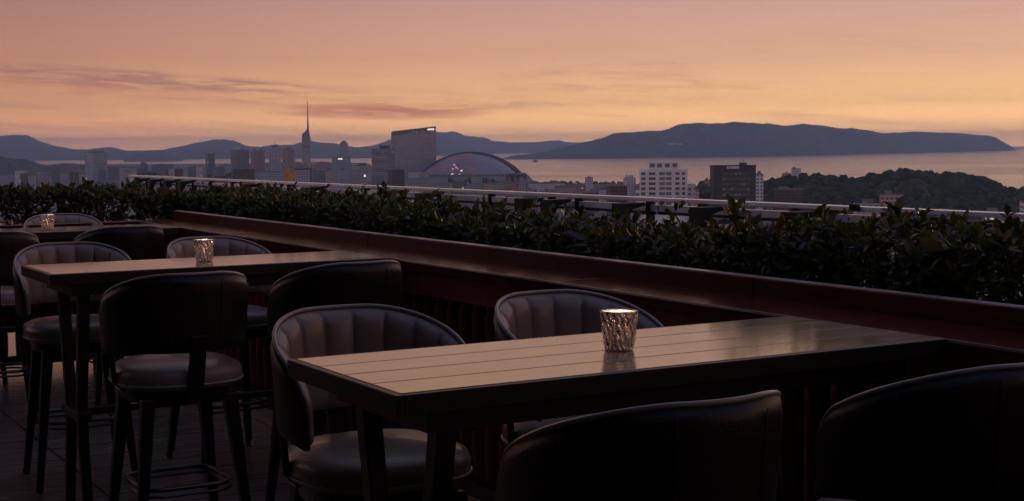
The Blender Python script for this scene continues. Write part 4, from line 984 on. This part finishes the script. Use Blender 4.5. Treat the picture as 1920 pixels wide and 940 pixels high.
# ---- tables
def bar_table():
    r = empty('bar_table')          # local x along the table from its free end, y across, z from the floor
    Lt, Wd, zt = 1.575, .605, 1.05
    m = MB(); e = .018; n = 4; bw = (Wd - 2 * e - .005 * (n - 1)) / n
    for k in range(n):
        y0 = -Wd / 2 + e + k * (bw + .005); m.box(e, Lt - .002, y0, y0 + bw, zt - .022, zt)
    m.build('tabletop', MT['table'], r, bevel=.0015)
    m = MB(); m.box(0, e - .001, -Wd / 2, Wd / 2, zt - .045, zt - .0015); m.box(e, Lt, -Wd / 2, -Wd / 2 + e - .001, zt - .045, zt - .0015); m.box(e, Lt, Wd / 2 - e + .001, Wd / 2, zt - .045, zt - .0015)
    m.box(e, Lt - .01, -Wd / 2 + e, Wd / 2 - e, zt - .045, zt - .026)
    m.build('edge_frame', MT['tframe'], r, bevel=.002)
    m = MB(); m.box(.10, Lt - .08, -.24, -.215, zt - .10, zt - .046); m.box(.10, Lt - .08, .215, .24, zt - .10, zt - .046); m.box(.10, .125, -.2145, .2145, zt - .10, zt - .046); m.box(Lt - .105, Lt - .08, -.2145, .2145, zt - .10, zt - .046)
    m.build('apron', MT['tframe'], r)
    for xx in (.16, Lt - .22):
        for s in (-1, 1):
            m = MB(); m.beam((xx, s * .205, zt - .05), (xx, s * .095, .43), .052, .042, .05, .045, side=(1, 0, 0)); m.beam((xx, s * .095, .4295), (xx, s * .175, 0), .046, .036, .045, .04, side=(1, 0, 0))
            m.build('leg', MT['dwood'], r, bevel=.005)
        MB().box(xx - .03, xx + .03, -.16, .16, .405, .445).build('cross_bar', MT['dwood'], r, bevel=.003)
    MB().box(.19, Lt - .25, -.02, .02, .41, .44).build('stretcher', MT['dwood'], r, bevel=.003)
    return r

# ---- bar stools
def stool():
    r = empty('bar_stool')          # local y: front; the back stands at -y
    # seat cushion
    def ring(w_, d_, z, n=48, e=2.6):
        out = []
        for k in range(n):
            t = 2 * math.pi * k / n; c, s_ = math.cos(t), math.sin(t)
            out.append((w_ * math.copysign(abs(c) ** (2 / e), c), d_ * math.copysign(abs(s_) ** (2 / e), s_) + .02, z))
        return out
    prof = [(.205, .205, .670), (.232, .232, .678), (.238, .238, .70), (.238, .238, .722), (.230, .230, .742), (.20, .20, .757), (.14, .14, .766), (.06, .06, .770), (.005, .005, .7705)]
    m = MB(); n = 48; vs = []
    for w_, d_, z in prof: vs += ring(w_, d_, z, n)
    fs = [tuple(range(n - 1, -1, -1))] + [(i * n + k, i * n + (k + 1) % n, (i + 1) * n + (k + 1) % n, (i + 1) * n + k) for i in range(len(prof) - 1) for k in range(n)] + [tuple((len(prof) - 1) * n + k for k in range(n))]
    m.add(vs, fs); seat = m.build('seat', MT['leather_in'], r, smooth=True)
    m = MB(); m.tube([(x, y, .6915) for x, y, z in ring(.2385, .2385, 0, 56)], .0042, 6, closed=True); m.build('seat_piping', MT['piping'], seat, smooth=True)
    m = MB(); vs = ring(.20, .20, .625, n) + ring(.205, .205, .6695, n)
    m.add(vs, [tuple(range(n - 1, -1, -1)), tuple(range(n, 2 * n))] + [(k, (k + 1) % n, n + (k + 1) % n, n + k) for k in range(n)]); m.build('seat_frame', MT['dwood'], r)
    # barrel back
    R0, zb0, ncha = .268, .815, 11
    PH = math.radians(112); NP = 132
    def ztop(ph):
        q = abs(ph) / PH
        return 1.10 - .150 * max(0, (q - .16) / .84) ** 1.7
    def edge_round(ph):
        return 1.0
    def pt(ph, rad, z):
        lean = (z - zb0) * .10                 # the back leans out a little towards the top
        rr = rad + lean * (0.5 + .5 * math.cos(ph))
        return (rr * math.sin(ph) * 1.0, -rr * math.cos(ph) * 1.0 + .03, z)
    def zlo(ph):
        q = abs(ph) / PH
        return zb0 - .03 * max(0, (q - .5) / .5) ** 2
    def corner(ph, z):
        return z
    phs = [PH * (-1 + 2 * i / NP) for i in range(NP + 1)]
    # the free ends of the arms are rounded over in their upper corner
    def zt(ph):
        d = (PH - abs(ph)) * R0; z = ztop(ph); rc = .085
        if d < rc: z -= rc - math.sqrt(max(rc * rc - (rc - d) ** 2, 0))
        return max(z, zlo(ph) + .03)
    th = .038
    NO = 9
    def shell(inner):
        vs = []; rows = NO
        for ph in phs:
            z0, z1 = zlo(ph), zt(ph)
            for k in range(rows):
                f = k / (rows - 1); z = z0 + (z1 - z0) * f
                rd = R0 if not inner else R0 - .012
                if not inner:
                    rd -= .010 * (max(0, (f - .82) / .18)) ** 2
                vs.append(pt(ph, rd, z))
            for k in range(rows):                # down the other side
                f = 1 - k / (rows - 1); z = z0 + (z1 - z0) * f
                vs.append(pt(ph, R0 - .016, z - .002 * f))
        cs = 2 * rows
        fs = [(i * cs + k, i * cs + (k + 1) % cs, (i + 1) * cs + (k + 1) % cs, (i + 1) * cs + k) for i in range(NP) for k in range(cs)]
        fs += [tuple(range(cs - 1, -1, -1)), tuple(NP * cs + k for k in range(cs))]
        return MB().add(vs, fs)
    back = shell(False).build('backrest', MT['leather_out'], r, smooth=True)
    # channelled inner cushion
    vs = []; rows = 14; NPi = ncha * 14
    for i in range(NPi + 1):
        ph = PH * .985 * (-1 + 2 * i / NPi); z0, z1 = zlo(ph) + .006, zt(ph) - .004
        c = (i % 14) / 14.0; puff = math.sqrt(max(0, 1 - (2 * c - 1) ** 2)) if 0 < i % 14 else 0.0
        for k in range(rows):
            f = k / (rows - 1); z = z0 + (z1 - z0) * f
            roll = math.sqrt(max(0, 1 - max(0, (f - .80) / .20) ** 2)) * math.sqrt(max(0, 1 - max(0, (.10 - f) / .10) ** 2))
            t_ = .003 + (.012 + .019 * puff) * roll
            vs.append(pt(ph, R0 - .0165 - t_, z))
        for k in (rows - 1, 0):
            f = k / (rows - 1); vs.append(pt(ph, R0 - .0165, z0 + (z1 - z0) * f))
    cs = rows + 2
    fs = [(i * cs + k, (i + 1) * cs + k, (i + 1) * cs + (k + 1) % cs, i * cs + (k + 1) % cs) for i in range(NPi) for k in range(cs)]
    fs += [tuple(range(cs)), tuple(NPi * cs + k for k in reversed(range(cs)))]
    MB().add(vs, fs).build('back_cushion', MT['leather_in'], r, smooth=True)
    m = MB(); m.tube([Vector(pt(ph, R0 - .014, zt(ph) + .003)) for ph in phs[1:-1]], .0058, 8)
    m.build('back_piping', MT['piping'], back, smooth=True)
    for q in (-.55, -.18, .18, .55):             # upright seams on the outside of the back
        ph = PH * q; m = MB(); m.tube([pt(ph, R0 + .0005, zlo(ph) + (zt(ph) - zlo(ph)) * f) for f in np.linspace(.03, .93, 8)], .0016, 5)
        m.build('back_seam', MT['leather_out'], back, smooth=True)
    # centre post and arm struts
    m = MB(); m.beam((0, -.205, .63), (0, -.272, .88), .022, .020, .060, .058, side=(1, 0, 0)); m.build('back_post', MT['dwood'], r, bevel=.003)
    for s in (-1, 1): MB().tube([(s * .205, -.02, .665), (s * .243, -.02, .70), (s * .252, -.02, .80), (s * .252, -.02, .86)], .011, 8).build('arm_strut', MT['dwood'], r, smooth=True)
    # legs with metal shoes and a ring to rest the feet on
    for sx in (-1, 1):
        for sy in (-1, 1):
            tp = Vector((sx * .155, sy * .155 + .02, .64)); bt = Vector((sx * .215, sy * .215 + .02, .03))
            lg = MB().beam(tp, bt, .050, .030, .050, .030, side=(1, 0, 0)).build('leg', MT['dwood'], r, bevel=.006)
            MB().lathe([(.014, 0), (.018, .004), (.018, .030)], 12, cx=bt.x + sx * .002, cy=bt.y + sy * .002).build('leg_shoe', MT['steel'], lg)
    q = lambda z: .155 + (.215 - .155) * (.64 - z) / .61
    for z, rad, nm in ((.30, .009, 'foot_ring'), (.275, .006, 'foot_ring')):
        e = q(z) - .02; pts = []; rc = .07
        for cx_, cy_, a0 in ((e - rc, e - rc, 0), (-e + rc, e - rc, 90), (-e + rc, -e + rc, 180), (e - rc, -e + rc, 270)):
            for k in range(7): an = math.radians(a0 + 15 * k); pts.append((cx_ + rc * math.cos(an), cy_ + rc * math.sin(an) + .02, z))
        MB().tube(pts, rad, 8, closed=True).build(nm, MT['steel'], r, smooth=True)
    return r

# ---- candle glasses
def glass_mat():
    m = bpy.data.materials.new('silvered_pattern_glass'); m.use_nodes = True; t = m.node_tree; p = t.nodes['Principled BSDF']
    tc = node(t, 'ShaderNodeTexCoord'); so = node(t, 'ShaderNodeSeparateXYZ'); t.links.new(tc.outputs['Object'], so.inputs[0])
    n = node(t, 'ShaderNodeTexNoise'); n.inputs['Scale'].default_value = 55; n.inputs['Detail'].default_value = 2; t.links.new(tc.outputs['Object'], n.inputs['Vector'])
    ang = mth(t, 'ARCTAN2', so.outputs[1], so.outputs[0])
    # slanting cut flutes whose slant wanders from patch to patch
    ph = mth(t, 'ADD', mth(t, 'MULTIPLY', ang, 16.0), mth(t, 'ADD', mth(t, 'MULTIPLY', so.outputs[2], 130.0), mth(t, 'MULTIPLY', n.outputs['Fac'], 9.0)))
    hh = mth(t, 'MULTIPLY_ADD', mth(t, 'SINE', ph), .5, .5)
    b = node(t, 'ShaderNodeBump'); b.inputs['Strength'].default_value = 1.0; b.inputs['Distance'].default_value = .005; t.links.new(mth(t, 'MULTIPLY_ADD', n.outputs['Fac'], .8, hh), b.inputs['Height'])
    p.inputs['Base Color'].default_value = (.92, .88, .88, 1); p.inputs['Metallic'].default_value = 1.0; p.inputs['Roughness'].default_value = .07; t.links.new(b.outputs[0], p.inputs['Normal'])
    tr = node(t, 'ShaderNodeBsdfTransparent'); tr.inputs[0].default_value = (.80, .66, .62, 1)
    tl = node(t, 'ShaderNodeBsdfTranslucent'); tl.inputs[0].default_value = (.55, .40, .36, 1); t.links.new(b.outputs[0], tl.inputs['Normal'])
    m1 = node(t, 'ShaderNodeMixShader'); m1.inputs[0].default_value = .25; t.links.new(tr.outputs[0], m1.inputs[1]); t.links.new(tl.outputs[0], m1.inputs[2])
    k = mth(t, 'DIVIDE', mth(t, 'SUBTRACT', hh, .35), .3, clamp=True)
    m2 = node(t, 'ShaderNodeMixShader'); t.links.new(mth(t, 'MULTIPLY_ADD', k, .45, .55), m2.inputs[0]); t.links.new(m1.outputs[0], m2.inputs[1]); t.links.new(p.outputs[0], m2.inputs[2])
    t.links.new(m2.outputs[0], t.nodes['Material Output'].inputs[0])
    return m
MT['glass'] = glass_mat()
def candle():
    r = empty('candle_glass')
    rb, rt_, h = .036, .0475, .098; r_at = lambda z: rb + (rt_ - rb) * (z / h)
    vs = []; n = 56; prof = []
    zs = [0, .003, .010] + list(np.linspace(.016, h - .003, 20)) + [h]
    for i, z in enumerate(zs): prof.append((r_at(z) - (.004 if i == 0 else 0), z, True))
    for z in reversed(np.linspace(.014, h, 14)): prof.append((r_at(z) - .0035, z, False))
    prof.append((.004, .013, False))
    for rad, z, o in prof:
        for k in range(n):
            a = 2 * math.pi * k / n; rr = rad
            if o and .01 < z < h - .004: rr += .0016 * (abs(math.sin(4.5 * a + z * 80)) - .5) + .0012 * (abs(math.sin(6 * a - z * 115)) - .5)
            vs.append((rr * math.cos(a), rr * math.sin(a), z))
    m = len(prof)
    fs = [(i * n + k, i * n + (k + 1) % n, (i + 1) * n + (k + 1) % n, (i + 1) * n + k) for i in range(m - 1) for k in range(n)] + [tuple(range(n - 1, -1, -1)), tuple((m - 1) * n + k for k in range(n))]
    MB().add(vs, fs).build('cup', MT['glass'], r, smooth=True)
    MB().lathe([(.0195, .0145), (.0200, .0155), (.0200, .030), (.018, .032), (.004, .0315)], 32).build('candle', MT['wax'], r, smooth=True)
    MB().lathe([(.0012, .0316), (.0045, .038), (.0052, .044), (.0035, .053), (.0006, .062)], 16).build('flame', MT['flame'], r, smooth=True)
    q = r_at(.0962) - .0040
    m = MB(); nn = 48; rr = [(q, .0962), (q * .7, .0966), (q * .35, .0968)]
    vs = [(a * math.cos(2 * math.pi * k / nn), a * math.sin(2 * math.pi * k / nn), z) for a, z in rr for k in range(nn)] + [(0, 0, .0969)]
    m.add(vs, [(i * nn + k, i * nn + (k + 1) % nn, (i + 1) * nn + (k + 1) % nn, (i + 1) * nn + k) for i in range(2) for k in range(nn)] + [(2 * nn + k, 2 * nn + (k + 1) % nn, 3 * nn) for k in range(nn)])
    m.build('lid', MT['lid'], r, smooth=True)
    ld = bpy.data.lights.new('candle_light', 'POINT'); ld.energy = CANDLE_W; ld.color = (1.0, .74, .50); ld.shadow_soft_size = .006
    lo = bpy.data.objects.new('candle_light', ld); COL.objects.link(lo); lo.parent = r; lo.location = (0, 0, .074)
    return r
CANDLE_W = 0.18

TB = 2.893
tab = bar_table(); tag(tab, 'nearest bar table with tan slatted top and dark edge', 'table', 'bar tables along the ledge'); tf(tab, 1.24, TB)
t2 = copy_tree(tab); t2['label'] = 'middle bar table of the row, its tan top against the ledge'; tf(t2, 1.284, 6.205); t2.scale = (.972, .94, 1)
t3 = copy_tree(tab); t3['label'] = 'farthest bar table of the row, nearest the side hedge'; tf(t3, 1.24, 9.36)
cg = candle(); tag(cg, 'silvered candle glass on the nearest table', 'candle glass', 'candle glasses on the tables'); tf(cg, 1.985, 2.876, 1.0503, .4)
c2 = copy_tree(cg); c2['label'] = 'golden lit candle glass on the middle table'; tf(c2, 2.03, 6.227, 1.0503, 1.7)
c3 = copy_tree(cg); c3['label'] = 'small looking candle glass on the farthest table'; tf(c3, 2.012, 9.30, 1.0503, 2.9)

ST = [  # a, b, turn (0 = back towards the camera), label
 (1.59, 3.47, 180, 'taupe channel-backed stool at the free end, far side of nearest table'),
 (2.29, 3.50, 180, 'taupe stool showing its channels just behind the nearest candle glass'),
 (1.57, 2.20, 0, 'dark stool with its back to us before the nearest table'),
 (2.36, 2.195, 0, 'dark stool cut by the frame edge in front of the ledge'),
 (1.59, 6.82, 180, 'taupe stool showing over the free end of the middle table'),
 (2.32, 6.84, 180, 'taupe stool rising behind the middle candle glass'),
 (1.60, 5.26, 0, 'dark stool with square back at the free end of the middle table'),
 (2.30, 5.36, 0, 'dark stool turned away, tucked between middle table and ledge'),
 (1.60, 10.10, 180, 'barely seen taupe stool cut by the frame behind the farthest table'),
 (2.30, 10.12, 180, 'pale topped stool next to the farthest candle glass'),
 (1.52, 8.52, 0, 'dark stool by the frame edge with its back to us at the farthest table'),
 (2.28, 8.62, 0, 'dark rounded stool back before the ledge end of the farthest table'),
]
st0 = stool()
for i, (a, b, tn, lb) in enumerate(ST):
    o = st0 if i == 0 else copy_tree(st0)
    tag(o, lb, 'bar stool', 'bar stools at the tables'); tf(o, a, b, 0, math.radians(tn + (0, 2, 0, 3, -4, 5, 0, 4, 3, -5, -6, 3)[i]))
